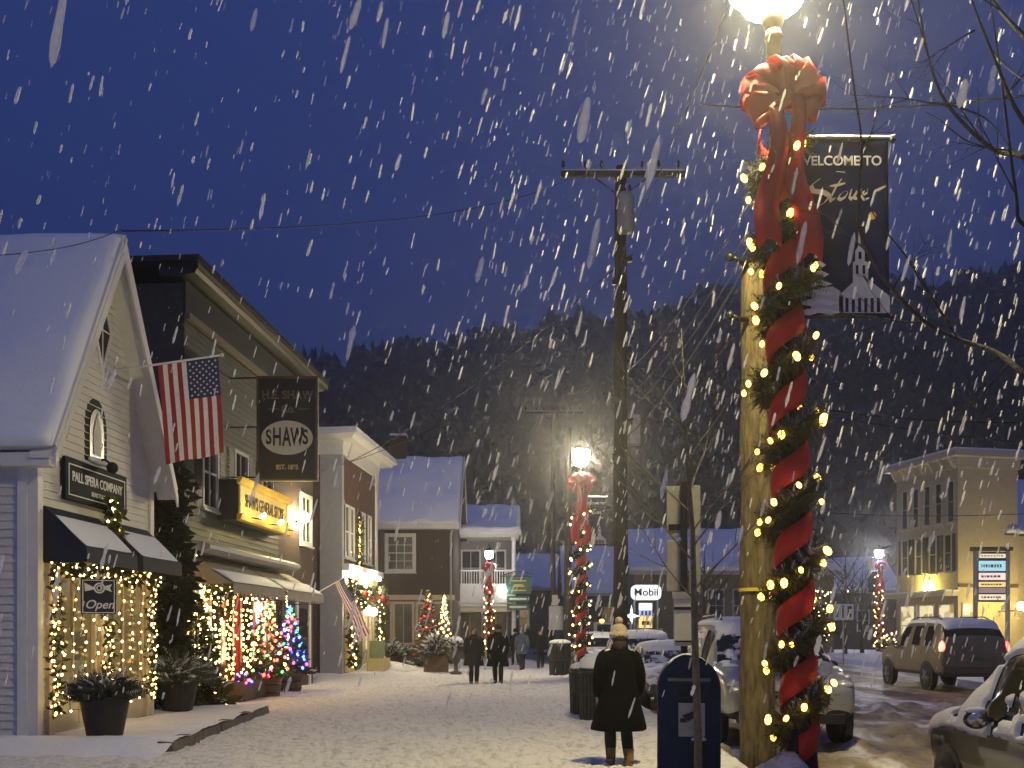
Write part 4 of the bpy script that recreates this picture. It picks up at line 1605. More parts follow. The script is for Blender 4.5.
# gold lit box sign
gs = thing('gold_sign', 'glowing gold box sign with black letters above the striped awnings', 'sign', O2, R2)
gb = MB().box(1.9, 5.6, -.50, -.03, 4.16, 5.08)
EMG = mat('gold_sign_face', (.62, .42, .07), .45, .12, 5)
gb.build('box', BLACKP, gs)
gf = MB().box(1.98, 5.52, -.515, -.503, 4.3, 4.96); gf.build('face', EMG, gs)
gm = MB()
for (a, b) in ((4.97, 5.12), (4.13, 4.29)):
    gm.prism([(1.78, -.50, a), (1.78, -.58, a + .03), (1.78, -.64, b), (1.78, -.50, b)], (3.9, 0, 0))
gm.build('moulding', EMG, gs)
text("SHAW'S GENERAL STORE", .42, BLACKP, gs, (3.76, -.52, 4.63), UPR, .008, sx=.62, bold=.006)
GLAMP = emit('sign_lamp', (1., .80, .25), 160.)
for x in (2.4, 3.75, 5.1):
    lamp = MB().tube([(x, -.60, 4.26), (x, -.86, 4.22), (x, -.98, 4.26)], .018, 6); lo2 = lamp.build('lamp_arm', DARKM, gs, True)
    lb = MB().lathe([(.02, 0), (.075, .05), (.08, .09), (.0, .075)], (x, -.94, 4.24), 10, M=Matrix.Rotation(R(-35), 3, 'X')); lb.build('lamp', GLAMP, lo2)
# old hanging sign
hs_d = 23.4
hp0, hp1 = P(259, 479, hs_d), P(316, 379, hs_d)
hsn = thing('hanging_sign', "tall black hanging sign with an ivory oval reading Shaw's", 'sign', (hp0.x, hs_d, hp0.z))
sw_, sh_ = hp1.x - hp0.x, hp1.z - hp0.z
pb = MB().box(0, sw_, -.03, .03, 0, sh_); bevel(pb.build('board', mat('black_sign_board', (.012, .010, .008), .5, .3, 6), hsn), .01)
fm_ = MB(); fm_.box(-.05, sw_ + .05, -.05, .05, sh_, sh_ + .06); fm_.box(-.05, sw_ + .05, -.06, .06, -.05, 0); fm_.box(-.05, 0, -.045, .045, 0, sh_); fm_.box(sw_, sw_ + .05, -.045, .045, 0, sh_)
fm_.build('frame', mat('sign_frame_wood', (.10, .065, .03), .6, .3, 8), hsn)
FADE = mat('faded_gold', (.17, .125, .05), .6, .3, 12)
text('H.E. SHAW', .27, FADE, hsn, (sw_ / 2, -.034, sh_ * .835), UPR, .005, sx=.92, bold=.008)
text('Co.', .25, FADE, hsn, (sw_ / 2 + .02, -.034, sh_ * .695), UPR, .005, sx=.9, bold=.006)
ln_ = MB(); ln_.box(.22, .48, -.04, -.031, sh_ * .69, sh_ * .70); ln_.box(.92, 1.16, -.04, -.031, sh_ * .69, sh_ * .70); ln_.build('rule_line', FADE, hsn)
ov = MB(); oc = V((sw_ / 2, 0, sh_ * .41))
ov.prism([(oc.x + .60 * math.cos(2 * PI * k / 40), -.045, oc.z + .40 * math.sin(2 * PI * k / 40)) for k in range(40)], (0, .014, 0)); ov.build('oval', IVORY, hsn)
for k, chh in enumerate("SHAW'S"):
    x = (-.43, -.235, -.01, .235, .335, .425)[k]
    hh = .40 * math.sqrt(max(.1, 1 - (x / .66) ** 2))
    o = text(chh, hh * 1.55, BLACKP, hsn, (oc.x + x, -.047, oc.z), UPR, .004, sx=.50 / max(.5, hh / .40) * .95, bold=.012)
text('EST. 1895', .15, GOLD, hsn, (sw_ / 2, -.034, sh_ * .115), UPR, .005, sx=.85, bold=.004)
ba = MB()
for z in (sh_ + .03, sh_ * .52, .04):
    ba.tube([(-.05, 0, z), (W2(2.2, 0, 0).x - hp0.x - .05, .2, z + .03)], .018, 6)
ba.build('bracket', DARKM, hsn)
# round wall lamp
wq = W2(8.0, -.12, 4.9)
wlm = thing('wall_lamp', 'round glowing wall lamp at the end of the gold sign', 'wall lamp', wq, R2)
GL2 = emit('round_lamp', (1., .76, .36), 300.)
MB().blob((0, -.12, 0), .17, 14, 9).build('globe', GL2, wlm, True)
MB().tube([(0, .10, -.1), (0, -.02, -.1), (0, -.1, -.05)], .03, 8).build('bracket', DARKM, wlm, True)
# lights
G2 = 'warm light strings on the general store'
for (ll, a, b, cols, n, y, k) in (('warm lights draped down the near corner of the general store', .05, .42, 4, 22, -.30, [BW, BC]),
                               ('warm lights in the first store window behind the lit fir', .5, 1.6, 4, 18, -.22, [BW, BC]),
                               ('warm lights beside the red post of the general store', 1.75, 2.5, 3, 20, -.22, [BW]),
                               ('warm lights round the store doorway past the red post', 2.75, 3.65, 3, 18, -.24, [BW, BC]),
                               ('string of round white lights straight down the post by the bright display', 3.78, 3.88, 1, 18, -.26, [BC]),
                               ('warm lights down the far post under the second striped awning', 6.25, 6.5, 2, 20, -.26, [BW, BC])):
    light_string(ll, drape(a, b, 2.72, .45, y, n, cols), O2, k, 1.25, 0, .1, G2, R2)
light_string('thick lit fir swag along the top of the general store windows', [(.1 + 6.3 * i / 80, -.30 + rnd.uniform(-.06, .06), 2.66 + .16 * math.sin(i * .55) + rnd.uniform(-.08, .08)) for i in range(81)], O2, [BW, BC], 1.2, 5, .14, G2, R2)
light_string('loose warm lights climbing the dark vine left of the striped awnings', [(-.35 + rnd.uniform(-.2, .2), -.25 + rnd.uniform(-.1, .1), .6 + 2.7 * i / 30) for i in range(31)], O2, [BW], 1.1, 0, .1, G2, R2)
wr = thing('wreath', 'green wreath hanging under the first striped awning', 'wreath', W2(1.66, -.24, 2.2), R2)
wb = MB()
for k in range(150):
    a = rnd.uniform(0, 2 * PI); sprig(wb, (.26 * math.cos(a), rnd.uniform(-.05, .03), .26 * math.sin(a)), (math.cos(a + 1), rnd.uniform(-1, .2), math.sin(a + 1)), .14, .03)
wb.build('greenery', NEEDLE, wr)
MB().blob((0, -.09, -.25), (.10, .04, .09), 8, 5).build('red_bow', RED, wr, True)
# window box with pink lights
pbx = thing('window_box', 'long low planter box with pink lights under the store windows', 'planter', W2(3.0, -.42, 0), R2)
MB().box(-1.3, 1.3, -.22, .22, .05, .48).build('box', BARREL, pbx)
gq = MB()
for k in range(200): sprig(gq, (rnd.uniform(-1.25, 1.25), rnd.uniform(-.2, .2), .46), (rnd.gauss(0, .5), rnd.gauss(0, .5), 1), rnd.uniform(.1, .24), .03)
gq.build('greenery', NEEDLEY, pbx)
bulbs(pbx, [(rnd.uniform(-1.3, 1.3), rnd.uniform(-.3, .0), rnd.uniform(.44, .66)) for k in range(22)], [BP, BP, BRd, BB], 1.3)

# ================================================================== 3: brick block with white cornice
O3 = V((-6.50, 38, 0)); R3 = rz_from(.09, 1.)
b3 = thing('brick_shop', 'brick shop with broad white cornice and bright entrance lights', 'shop', O3, R3)
W3 = lambda x, y, z: Matrix.Translation(O3) @ Matrix.Rotation(R3, 4, 'Z') @ V((x, y, z))
L3, H3 = 6.0, 8.6
MB().box(.02, L3, .02, 9, 0, H3).build('wall', BRICK, b3)
MB().box(-.04, .22, -.06, .80, 0, H3 - .25).build('corner_pilaster', GTRIM, b3)
MB().box(L3 - .22, L3 + .04, -.06, .5, 0, H3 - .25).build('corner_pilaster', WTRIM, b3)
MB().box(-.08, L3 + .08, -.10, 8.9, H3 - .25, H3 + .35).build('frieze', WTRIM, b3)
cq = MB()
cq.prism([(-.75, -.80, H3 + .42), (-.75, -.80, H3 + .58), (-.75, 9, H3 + .58), (-.75, 9, H3 + .42)], (L3 + 1.4, 0, 0))
cq.prism([(-.5, -.55, H3 + .28), (-.62, -.68, H3 + .418), (-.62, 9, H3 + .418), (-.5, 9, H3 + .28)], (L3 + 1.1, 0, 0))
cq.build('cornice', WTRIM, b3)
rs = MB().box(-.72, L3 + .6, -.77, 9, H3 + .583, H3 + .66); rs.build('roof_snow', SNOWR, b3)
for (x, ww) in ((.55, .5), (1.35, .5), (3.2, .5), (4.3, .5)): window(b3, x, x + ww, 4.55, 6.45, 0, WTRIM, PANEG, 1, 2, .09, None)
for x in (.22, 2.0, 2.85, 3.85, 4.98): MB().box(x, x + .28, -.05, .0, 4.5, 6.5).build('shutter', BLACKP, b3)
MB().box(.0, L3, -.32, -.02, 3.95, 4.2).build('store_cornice', WTRIM, b3)
STRIP = emit('entrance_light', (1., .86, .52), 95.)
for (a, b) in ((.35, 1.75), (3.3, 4.6)):
    MB().box(a, b, -.50, -.34, 3.78, 3.92).build('light_strip', STRIP, b3)
EY = mat('entrance_yellow', (.55, .47, .22), .6, .1, 6)
MB().box(.4, 5.6, -.05, .0, .05, 3.9).build('entrance_wall', EY, b3)
LIT3 = emit_noise('lit_doorway', [(.2, .12, .04), (.8, .6, .25), (1, .85, .5), (.35, .22, .08)], .9, 2., (1, 1, 1))
for (a, b) in ((.7, 1.5), (3.4, 4.5)): window(b3, a, b, .9, 3.2, -.07, CREAM, LIT3, 2, 3, .08, name='shop_window', sill=False)
MB().box(2.0, 3.0, -.10, -.055, .1, 2.6).build('door', mat('green_door', (.10, .13, .06), .5, .1, 6), b3)
light_string('lights and greenery framing the near side of the brick shop entrance', [(.15 + rnd.uniform(-.15, .2), -.45 + rnd.uniform(-.15, .1), .3 + 3.2 * i / 44) for i in range(45)], O3, [BC, BW], 1.9, 7, .2, 'lights on the brick shop', R3)
light_string('lights and greenery framing the far side of the brick shop entrance', [(4.9 + rnd.uniform(-.2, .25), -.45 + rnd.uniform(-.15, .1), .3 + 3.2 * i / 44) for i in range(45)], O3, [BC, BW], 1.9, 7, .2, 'lights on the brick shop', R3)
light_string('lit swag over the brick shop entrance with red bows', [(.3 + 4.5 * i / 40, -.5 + rnd.uniform(-.1, .1), 2.95 + .3 * math.cos(i * .32) + rnd.uniform(-.15, .15)) for i in range(41)], O3, [BC, BW, BW], 1.7, 6, .2, 'lights on the brick shop', R3)
light_string('narrow lit garland hanging between the upper windows of the brick shop', [(2.45 + rnd.uniform(-.12, .12), -.12, 4.3 + 1.9 * i / 26) for i in range(27)], O3, [BW], 1.7, 6, .16, 'lights on the brick shop', R3)
for k, (x, z) in enumerate(((1.2, 3.05), (2.2, 2.9), (3.2, 3.1), (4.3, 3.0), (5.1, 2.85))):
    MB().blob((x, -.68, z), (.20, .10, .17), 8, 5).build('red_bow', RED, b3, True)
for k, x in enumerate((1.85, 2.75)):
    lt = thing('entrance_lantern', ('near', 'far')[k] + ' one of two round lanterns by the brick shop door', 'lantern', W3(x, -.62, 0), R3)
    MB().lathe([(.10, 0), (.05, .1), (.04, 2.2), (.10, 2.25)], n=8).build('post', CREAM, lt)
    MB().blob((0, 0, 2.42), .17, 10, 7).build('globe', emit('lantern_globe', (1., .9, .7), 30.) if k == 0 else bpy.data.materials['lantern_globe'], lt, True)
yb = thing('wooden_crate', 'green and yellow wooden planter boxes stacked by the brick shop door', 'crate', W3(2.5, -.95, 0), R3)
MB().box(-.75, .55, -.3, .3, .0, .55).build('lower_box', EY, yb); MB().box(-.55, .45, -.1, .32, .553, 1.25).build('upper_box', mat('pale_green_box', (.20, .26, .13), .6, .1, 6), yb)
flag('american flag drooping from a slanted pole beside the brick shop', W2(9.6, -.05, 2.7), P(345, 577, 34.2), 1.15, 2.1, (.42, .1, -1), 'american flags', .06)

# ================================================================== 4: brown house
O4 = V((-7.6, 50, 0))
b4 = thing('brown_house', 'dark brown house with snowy roof, chimney and one white framed window', 'house', O4)
W4w = 4.65
lw_ = MB().box(0, W4w, 0, 7.5, 3.3, 7.1); lw_.build('wall', BROWN, b4)
MB().prism([(W4w - .02, 0, 7.1), (W4w - .02, 7.5, 7.1), (W4w - .02, 3.75, 10.9)], (-.1, 0, 0)).build('gable_wall', BROWN, b4)
MB().box(0, W4w, .02, 7.5, 0, 3.3).build('lower_wall', mat('taupe_wall', (.17, .13, .09), .8, .15, 4), b4)
rf4 = MB(); roof_slab(rf4, (-.3, -.5, 6.95), (W4w + .35, -.5, 6.95), (W4w + .35, 3.75, 10.95), (-.3, 3.75, 10.95), .15); roof_slab(rf4, (-.3, 8., 6.95), (W4w + .35, 8., 6.95), (W4w + .35, 3.75, 10.95), (-.3, 3.75, 10.95), .15)
r4 = rf4.build('roof', SLATE, b4)
snow_slab(r4, (-.3, -.48, 6.96), (W4w + .33, -.48, 6.96), (W4w + .33, 3.75, 10.96), (-.3, 3.75, 10.96), .2, seed=4)
MB().prism([(W4w + .36, -.56, 6.75), (W4w + .36, -.56, 7.02), (W4w + .36, 3.75, 11.05), (W4w + .36, 8.06, 7.02), (W4w + .36, 8.06, 6.75), (W4w + .36, 3.75, 10.75)], (.05, 0, 0)).build('rake_board', WTRIM, b4)
MB().box(-.3, W4w + .34, -.58, -.52, 6.72, 6.98).build('eave_board', WTRIM, b4)
MB().box(-.3, W4w + .3, -.52, -.002, 6.70, 6.74).build('soffit', WTRIM, b4)
window(b4, 1.42, 2.62, 4.75, 6.35, 0, WTRIM, glass_dark('curtained_glass', (.10, .10, .09), .3), 3, 4, .18)
ch = MB().box(1.1, 1.95, 3.4, 4.1, 9.8, 12.1); ch.box(1.05, 2.0, 3.35, 4.15, 11.85, 12.0); cho = ch.build('chimney', BRICKD, r4)
MB().box(1.08, 1.97, 3.38, 4.12, 12.1, 12.2).build('snow', SNOW_CAP, cho); MB().tube([(1.4, 3.7, 12.1), (1.4, 3.7, 12.7)], .14, 8).build('chimney_pot', DARKM, cho)
MB().tube([(W4w + .05, -.1, 6.9), (W4w - .1, -.12, 6.5), (W4w - .1, -.12, .2)], .06, 8).build('drain_pipe', GTRIM, b4, True)
MB().box(-.1, W4w + .1, -.16, .0, 3.2, 3.45).build('trim_board', CREAM, b4)
LIT4 = emit_noise('dim_store_window', [(.012, .01, .006), (.07, .05, .02), (.03, .02, .012), (.12, .09, .04)], .5, 1.6, (1, 1, 1))
for (a, b) in ((.2, 1.5), (1.75, 2.6), (2.9, 4.2)): window(b4, a, b, .9, 3.0, 0, CREAM, LIT4, 2, 1, .12, name='shop_window')

# ================================================================== 5: porch house
O5 = V((-3.05, 57, 0))
b5 = thing('porch_house', 'white porch house with upper balcony under a snowy roof', 'house', O5)
w5 = 3.15
MB().box(-.3, w5 - .05, 2.6, 9, 0, 7.3).build('wall', mat('grey_porch_wall', (.20, .20, .20), .8, .12, 4), b5)  # one even grey on the wall behind the porch
rf5 = MB(); roof_slab(rf5, (-.7, -.4, 7.35), (w5 + .4, -.4, 7.35), (w5 + .4, 4.6, 9.3), (-.7, 4.6, 9.3), .16); r5 = rf5.build('roof', SLATE, b5)
snow_slab(r5, (-.7, -.38, 7.36), (w5 + .38, -.38, 7.36), (w5 + .38, 4.6, 9.3), (-.7, 4.6, 9.3), .22, seed=6)
MB().box(-.7, w5 + .42, -.46, -.41, 7.1, 7.36).build('eave_board', WTRIM, b5)
MB().prism([(w5 + .36, -.4, 7.1), (w5 + .36, 4.6, 7.1), (w5 + .36, 4.6, 9.15)], (.06, 0, 0)).build('gable_wall', WTRIM, b5)
MB().box(-.7, w5 + .3, -.38, 2.6, 7.0, 7.08).build('soffit', WTRIM, b5)
MB().box(-.3, w5 + .1, -.1, 2.6, 3.05, 3.25).build('balcony_floor', WTRIM, b5)
MB().box(-.3, w5 + .1, -.14, -.04, 3.25, 4.35).build('balcony_panel', WTRIM, b5)
rl = MB(); rl.box(-.3, w5 + .1, -.12, -.05, 5.05, 5.14)
for k in range(24): rl.box(-.28 + k * .145, -.24 + k * .145, -.10, -.07, 4.35, 5.05)
rl.build('railing', WTRIM, b5)
for x in (-.3, w5 - .05): MB().lathe([(.17, 0), (.17, .2), (.13, .25), (.12, 6.8), (.17, 6.9), (.17, 7.05)], (x + .05, -.02, 0), 12).build('column', WTRIM, b5, True)
for (a, b) in ((.1, 1.1), (1.6, 2.6)): window(b5, a, b, 4.4, 6.4, 2.58, WTRIM, PANEG, 2, 2, .1)
for (a, b) in ((-.1, 1.2), (1.5, 2.7)): window(b5, a, b, .8, 2.7, 2.58, CREAM, LIT4, 2, 1, .12, name='shop_window')
fr5 = MB(); fr5.box(-.35, w5 + .1, -.05, .05, 2.75, 3.04); fr5.box(1.5, 1.62, -.05, .05, 0, 2.75); fr5.build('porch_frame', CREAM, b5)
# green hanging sign on a wall bracket
s0, s1 = P(506, 611, 56.8), P(531, 577, 56.8)
gsn = thing('green_sign', 'green hanging sign with two small boards below beside the porch house', 'sign', (s0.x, 56.8, 0))
gw = s1.x - s0.x
GRN = mat('sign_green', (.02, .10, .06), .5, .15, 6)
MB().box(0, gw, -.04, .04, P(0, 594, 56.8).z, s1.z).build('board', GRN, gsn)
lz0 = P(0, 594, 56.8).z
mk = MB()
for k, (a, b, z) in enumerate(((.25, .8, .74), (.35, .68, .50), (.3, .75, .42), (.2, .8, .18))): mk.box(gw * a, gw * b, -.05, -.041, lz0 + (s1.z - lz0) * z, lz0 + (s1.z - lz0) * (z + .07))
mk.build('lettering', GOLD, gsn)
for k, (a, b) in enumerate(((596, 602), (604, 610))):
    q = MB().box(.05, gw - .08, -.03, .03, P(0, b, 56.8).z, P(0, a, 56.8).z).build('small_board', GRN, gsn)
    MB().box(.2, gw - .25, -.04, -.031, P(0, (a + b) / 2 + 1, 56.8).z, P(0, (a + b) / 2 - 1, 56.8).z).build('lettering', PALE, q)
MB().tube([(-.1, 0, s1.z + .12), (gw * .4, 0, s1.z + .35), (gw + .1, 0, s1.z + .15), (gw + .1, 0, s1.z + .05), (-.25, 0, s1.z + .05)], .03, 6).build('bracket', DARKM, gsn)
fl_ = MB().blob((-.05, -.25, P(0, 591, 56.8).z), .10, 8, 6).build('flood_lamp', emit('flood_lamp', (.9, 1., .9), 60.), gsn, True)
# ------------------------------------------------------------------ plants in pots
def boughs(parent, z, r, h, n, m=NEEDLE, snow=.3, L=.26, fine=False):
    c, s = MB(), MB()
    for k in range(n):
        a = rnd.uniform(0, 2 * PI); q = rnd.random() ** .6
        p = V((r * .75 * q * math.cos(a), r * .75 * q * math.sin(a), z + h * rnd.random() * (1 - .5 * q)))
        d = V((math.cos(a) * (.4 + q), math.sin(a) * (.4 + q), rnd.uniform(-.25, .95) * (1.1 - .7 * q)))
        l = L * rnd.uniform(.6, 1.3)
        if fine: fir_tip(c, p, d, l, l * .24, 7)
        else: sprig(c, p, d, l, l * .16)
        if rnd.random() < snow: (fir_tip if fine else sprig)(s, p + V((0, 0, .02)), d + V((0, 0, .15)), l * .9, l * .2)
    c.build('greenery', m, parent)
    if snow: s.build('snow', SNOW_CAP, parent)


def pot(parent, r0, r1, h, m=POTM, n=20, band=False):
    o = MB().lathe([(0, 0), (r0, 0), (r0 + (r1 - r0) * .9, h * .86), (r1 * 1.06, h * .87), (r1 * 1.08, h), (r1 * .92, h), (r1 * .9, h * .9), (0, h * .9)], n=n).build('pot', m, parent, True)
    es = o.modifiers.new('edge', 'EDGE_SPLIT'); es.split_angle = R(35)
    if band:
        b = MB()
        for q in (.2, .62):
            rr = r0 + (r1 - r0) * q
            b.lathe([(rr + .004, h * q - .02), (rr + .012, h * q - .02), (rr + .014, h * q + .025), (rr + .006, h * q + .025)], n=n)
        b.build('hoop', DARKM, o, True)


GP = 'potted evergreens along the storefronts'
t = thing('potted_evergreen', 'black tapered pot of fir boughs in front of the white shop window', 'planter', (-5.68, 13.95, .16), 0, GP)
pot(t, .24, .34, .56); boughs(t, .50, .48, .34, 720, IVYM, .22, .22, True); 
t = thing('potted_evergreen', 'dark pot of snow dusted boughs between the white shop and the general store', 'planter', (-6.15, 18.4, .15), 0, GP)
pot(t, .26, .36, .55); boughs(t, .5, .6, .5, 560, NEEDLE, .4, .3, True)
t = thing('lit_fir', 'broad fir with scattered warm lights left of the general store windows', 'fir tree', (-6.38, 20.2, 0))
conifer(t, 2.3, .66, .05, 1300, NEEDLEY, .12, sl=.22); tree_bulbs(t, 2.25, .64, .08, 42, [BW, BC], 1.3)
t = thing('vine_column', 'tall dark evergreen vine filling the gap between the first two shops', 'evergreen shrub', (-6.95, 19.3, 0))
MB().tube([(0, 0, 0), (.05, 0, 2.5), (0, 0, 4.8)], [.07, .05, .02], 6).build('trunk', BARK, t)
c = MB()
for k in range(2300):
    z = rnd.uniform(.1, 5.6); a = rnd.uniform(0, 2 * PI); rr = (.68 + .12 * math.sin(z * 3)) * min(1, (5.8 - z) / 1.5) * rnd.random() ** .4
    sprig(c, (rr * math.cos(a), rr * math.sin(a), z), (math.cos(a), math.sin(a), rnd.uniform(-.8, .5)), rnd.uniform(.15, .32), .06)
c.build('crown', IVYM, t)
t = thing('barrel_tree', 'barrel with a small fir covered in multicoloured lights before the bright store display', 'potted tree', (-6.02, 24.6, .02), 0, GP)
pot(t, .30, .36, .48, BARREL, 18, True); conifer(t, 1.95, .56, .42, 520, NEEDLE, .05, sl=.2); tree_bulbs(t, 1.95, .55, .45, 84, [BRd, BG, BW, BRd, BG, BW, BB, BW], 1.6)
t = thing('barrel_tree', 'barrel with a small fir covered mostly in blue lights at the far store corner', 'potted tree', (-5.86, 26.4, .02), 0, GP)
pot(t, .28, .35, .46, BARREL, 18, True); conifer(t, 1.85, .50, .42, 460, NEEDLE, .05, sl=.2); tree_bulbs(t, 1.85, .50, .45, 64, [BB, BB, BB, BRd, BG, BP], 1.8)
t = thing('ribboned_fir', 'tall slim fir wound with red ribbon before the brown house', 'fir tree', (-3.55, 42.5, 0))
conifer(t, 3.3, .68, .1, 800, NEEDLE, .25, sl=.26)
rb = MB(); rp = [V((.66 * (1 - i / 90) ** .85 * math.cos(i * .42), .66 * (1 - i / 90) ** .85 * math.sin(i * .42), .35 + 2.9 * i / 90)) * 1.04 for i in range(88)]
rb.tube(rp, .055, 5); rb.build('ribbon', RED, t, True); tree_bulbs(t, 3.2, .68, .1, 30, [BW, BRd], 1.8)
t = thing('lit_fir', 'slim fir dense with warm lights between the red ribboned fir and the white lamp', 'fir tree', (-3.05, 45, 0))
conifer(t, 3.2, .45, .1, 500, NEEDLE, .1, sl=.24); tree_bulbs(t, 3.2, .47, .1, 80, [BW, BC], 2.2)
t = thing('potted_evergreen', 'square dark planter of snowy boughs at the foot of the red ribboned fir', 'planter', (-3.0, 39.6, 0), 0, GP)
bevel(MB().box(-.46, .46, -.45, .45, 0, .72).build('pot', BARREL, t), .03); boughs(t, .68, .75, .7, 300, NEEDLEY, .6, .4)
t = thing('potted_evergreen', 'dark planter of snowy boughs beside the brick shop entrance', 'planter', (-5.2, 43.5, 0), 0, GP)
pot(t, .4, .5, .6); boughs(t, .55, .8, .55, 240, NEEDLEY, .6, .36)
t = thing('urn_planter', 'pale urn planter heaped with snow left of the walking couple', 'planter', (-2.12, 37.8, 0), 0)
MB().lathe([(.22, 0), (.22, .08), (.08, .14), (.08, .4), (.22, .52), (.34, .85), (.36, .98), (.3, .98), (0, .95)], n=16).build('urn', mat('urn_dark', (.07, .06, .05), .8, .2, 8), t, True)
boughs(t, .95, .45, .3, 140, NEEDLEY, .4, .25); MB().blob((0, 0, 1.28), (.26, .26, .17), 10, 6).build('snow', SNOW_CAP, t, True)
t = thing('wooden_rail', 'low wooden rail along the front of the brown house', 'railing', (-7.4, 48.6, 0))
MB().box(0, 4.3, -.05, .05, .95, 1.08).build('top_rail', CREAM, t)
for x in (0.05, 1.4, 2.8, 4.2): MB().box(x - .05, x + .05, -.04, .04, 0, .95).build('post', CREAM, t)

# ------------------------------------------------------------------ bins
def bin_(label, x, y, w, h, snow=.16):
    t = thing('trash_bin', label, 'trash bin', (x, y, -.02), 0, 'dark slatted trash bins')
    b = MB(); n = 22
    b.lathe([(0, .05), (w * .42, .05), (w * .48, h - .12), (0, h - .12)], n=n); b.build('liner', BLACKP, t)
    s = MB()
    for k in range(n):
        a = 2 * PI * k / n
        M = Matrix.Rotation(a, 3, 'Z')
        for q in range(1):
            p0, p1 = M @ V((w * .45, 0, .03)), M @ V((w * .51, 0, h - .06))
            s.tube([p0, p1], w * .055, 4)
    s.build('slat', BINM, t)
    r = MB(); 
    for z, q in ((.05, .47), (h * .5, .50), (h - .08, .535)): r.lathe([(w * q, z - .025), (w * (q + .02), z - .025), (w * (q + .02), z + .025), (w * q, z + .025)], n=n)
    r.build('hoop', BINM, t, True)
    l = MB().lathe([(w * .54, h - .055), (w * .55, h - .02), (w * .40, h + .05), (w * .18, h + .06), (0, h + .06)], n=n); l.build('lid', BINM, t, True)
    sn = MB().lathe([(w * .55, h - .018), (w * .56, h + .01), (w * .50, h + snow * .6), (w * .28, h + snow), (0, h + snow * 1.1)], (.02, 0, .005), n=n); sn.build('snow', SNOW_CAP, t, True)
    return t
bin_('round slatted trash bin standing alone on the pavement before the far lamp', (559.5 - 512) * .0362, 36.2, .72, 1.22, .12)
bin_('slatted trash bin heaped with snow beside the woman in the pale hat', (593.5 - 512) * .0181, 18.1, .50, .98, .24)
bin_('narrow dark bin half hidden behind the snow heaped bin', (581 - 512) * .0196, 19.6, .42, .92, .1)

# ------------------------------------------------------------------ mailbox
mb_d = 9.85
t = thing('mailbox', 'dark blue street mailbox with rounded top and white label', 'mailbox', (P(688, 0, mb_d).x, mb_d, 0), R(-8))
w, dp, zb, zt = .30, .27, .22, 1.365
pr = [(-w, -dp, zb), (w, -dp, zb), (w, -dp, zt - .30)] + [(w * math.cos(PI * k / 16), -dp, zt - .30 + .30 * math.sin(PI * k / 16)) for k in range(1, 16)] + [(-w, -dp, zt - .30)]
bevel(MB().prism(pr, (0, 2 * dp, 0)).build('body', MAILB, t), .018, 3)
fp_ = [(-w + .045, -dp - .012, zb + .05), (w - .045, -dp - .012, zb + .05), (w - .045, -dp - .012, zt - .32)] + [((w - .045) * math.cos(PI * k / 16), -dp - .012, zt - .32 + .26 * math.sin(PI * k / 16)) for k in range(1, 16)] + [(-w + .045, -dp - .012, zt - .32)]
MB().prism(fp_, (0, .010, 0)).build('front_panel', MAILB, t)
for sx in (-1, 1):
    for sy in (-1, 1): MB().box(sx * w - (.06 if sx > 0 else 0), sx * w + (0 if sx > 0 else .06), sy * dp - (.06 if sy > 0 else 0), sy * dp + (0 if sy > 0 else .06), -.05, zb).build('leg', MAILB, t)
hd = MB(); hd.prism([(-.2, -dp - .014, 1.16), (-.2, -dp - .07, 1.13), (-.2, -dp - .07, 1.10), (-.2, -dp - .014, 1.0)], (.4, 0, 0)); hd.build('hood', MAILB, t)
MB().tube([(-.1, -dp - .05, .98), (.1, -dp - .05, .98)], .012, 6).build('handle', DARKM, t)
lab = MB().box(-.10, .15, -dp - .02, -dp - .0125, .60, .92).build('label', GALV, t)
em = MB(); y_ = -dp - .024
em.poly([V((-.07, y_, .80)), V((.06, y_, .85)), V((.12, y_, .84)), V((.08, y_, .80)), V((-.01, y_, .745))]); em.poly([V((-.08, y_, .775)), V((-.04, y_, .775)), V((-.01, y_, .735)), V((-.09, y_, .735))])
em.build('emblem', NAVY, lab)
ll = MB()
for k in range(4): ll.box(-.08, .12 - .03 * (k % 2), y_, y_ + .003, .635 + .022 * k, .643 + .022 * k)
ll.build('text_line', GALV, lab)
MB().box(.02, .16, -dp - .06, -dp - .013, .36, .56).build('side_pouch', BLACKP, t)
MB().blob((.09, -dp - .035, .575), (.075, .03, .025), 8, 5).build('snow', SNOW_CAP, t, True)
sn = MB(); sn.sheet(lambda u, v: V((w * .72 * math.cos(PI * (.22 + .56 * u)) * 1.3, -dp + 2 * dp * v, zt - .30 + .30 * math.sin(PI * (.22 + .56 * u)) + .022 * math.sin(PI * u) + .010 * noise.noise(V((u * 5, v * 5, 2))))), [i / 12 for i in range(13)], [i / 8 for i in range(9)])
sn.build('snow', SNOW_CAP, t, True)

# ------------------------------------------------------------------ sign post with sign backs
sp_d = 10.6
t = thing('sign_post', 'black post carrying paired pale sign backs behind the bare sapling', 'sign post', (P(684, 0, sp_d).x, sp_d, -.1))
Z_ = lambda py: P(0, py, sp_d).z + .1
X_ = lambda px: (px - 684) * sp_d / F
MB().box(-.033, .033, -.025, .025, 0, Z_(482)).build('post', BLACKP, t)
for (a, b, c, d) in ((667, 682, 486, 537), (690, 701, 485, 536), (667, 682, 540, 591), (690, 701, 540, 592)):
    q = MB().box(X_(a), X_(b), .03, .036, Z_(d), Z_(c)); bevel(q.build('sign_plate', SIGNB, t), .003, 1)
MB().box(X_(669), X_(680), .022, .029, Z_(530), Z_(524)).build('sticker', BLACKP, t)
q = bevel(MB().box(X_(673), X_(694), -.06, -.03, Z_(646), Z_(599)).build('notice_plate', SIGNW, t), .01)
MB().box(X_(673), X_(694), -.066, -.0605, Z_(610), Z_(607)).build('black_strip', BLACKP, q)
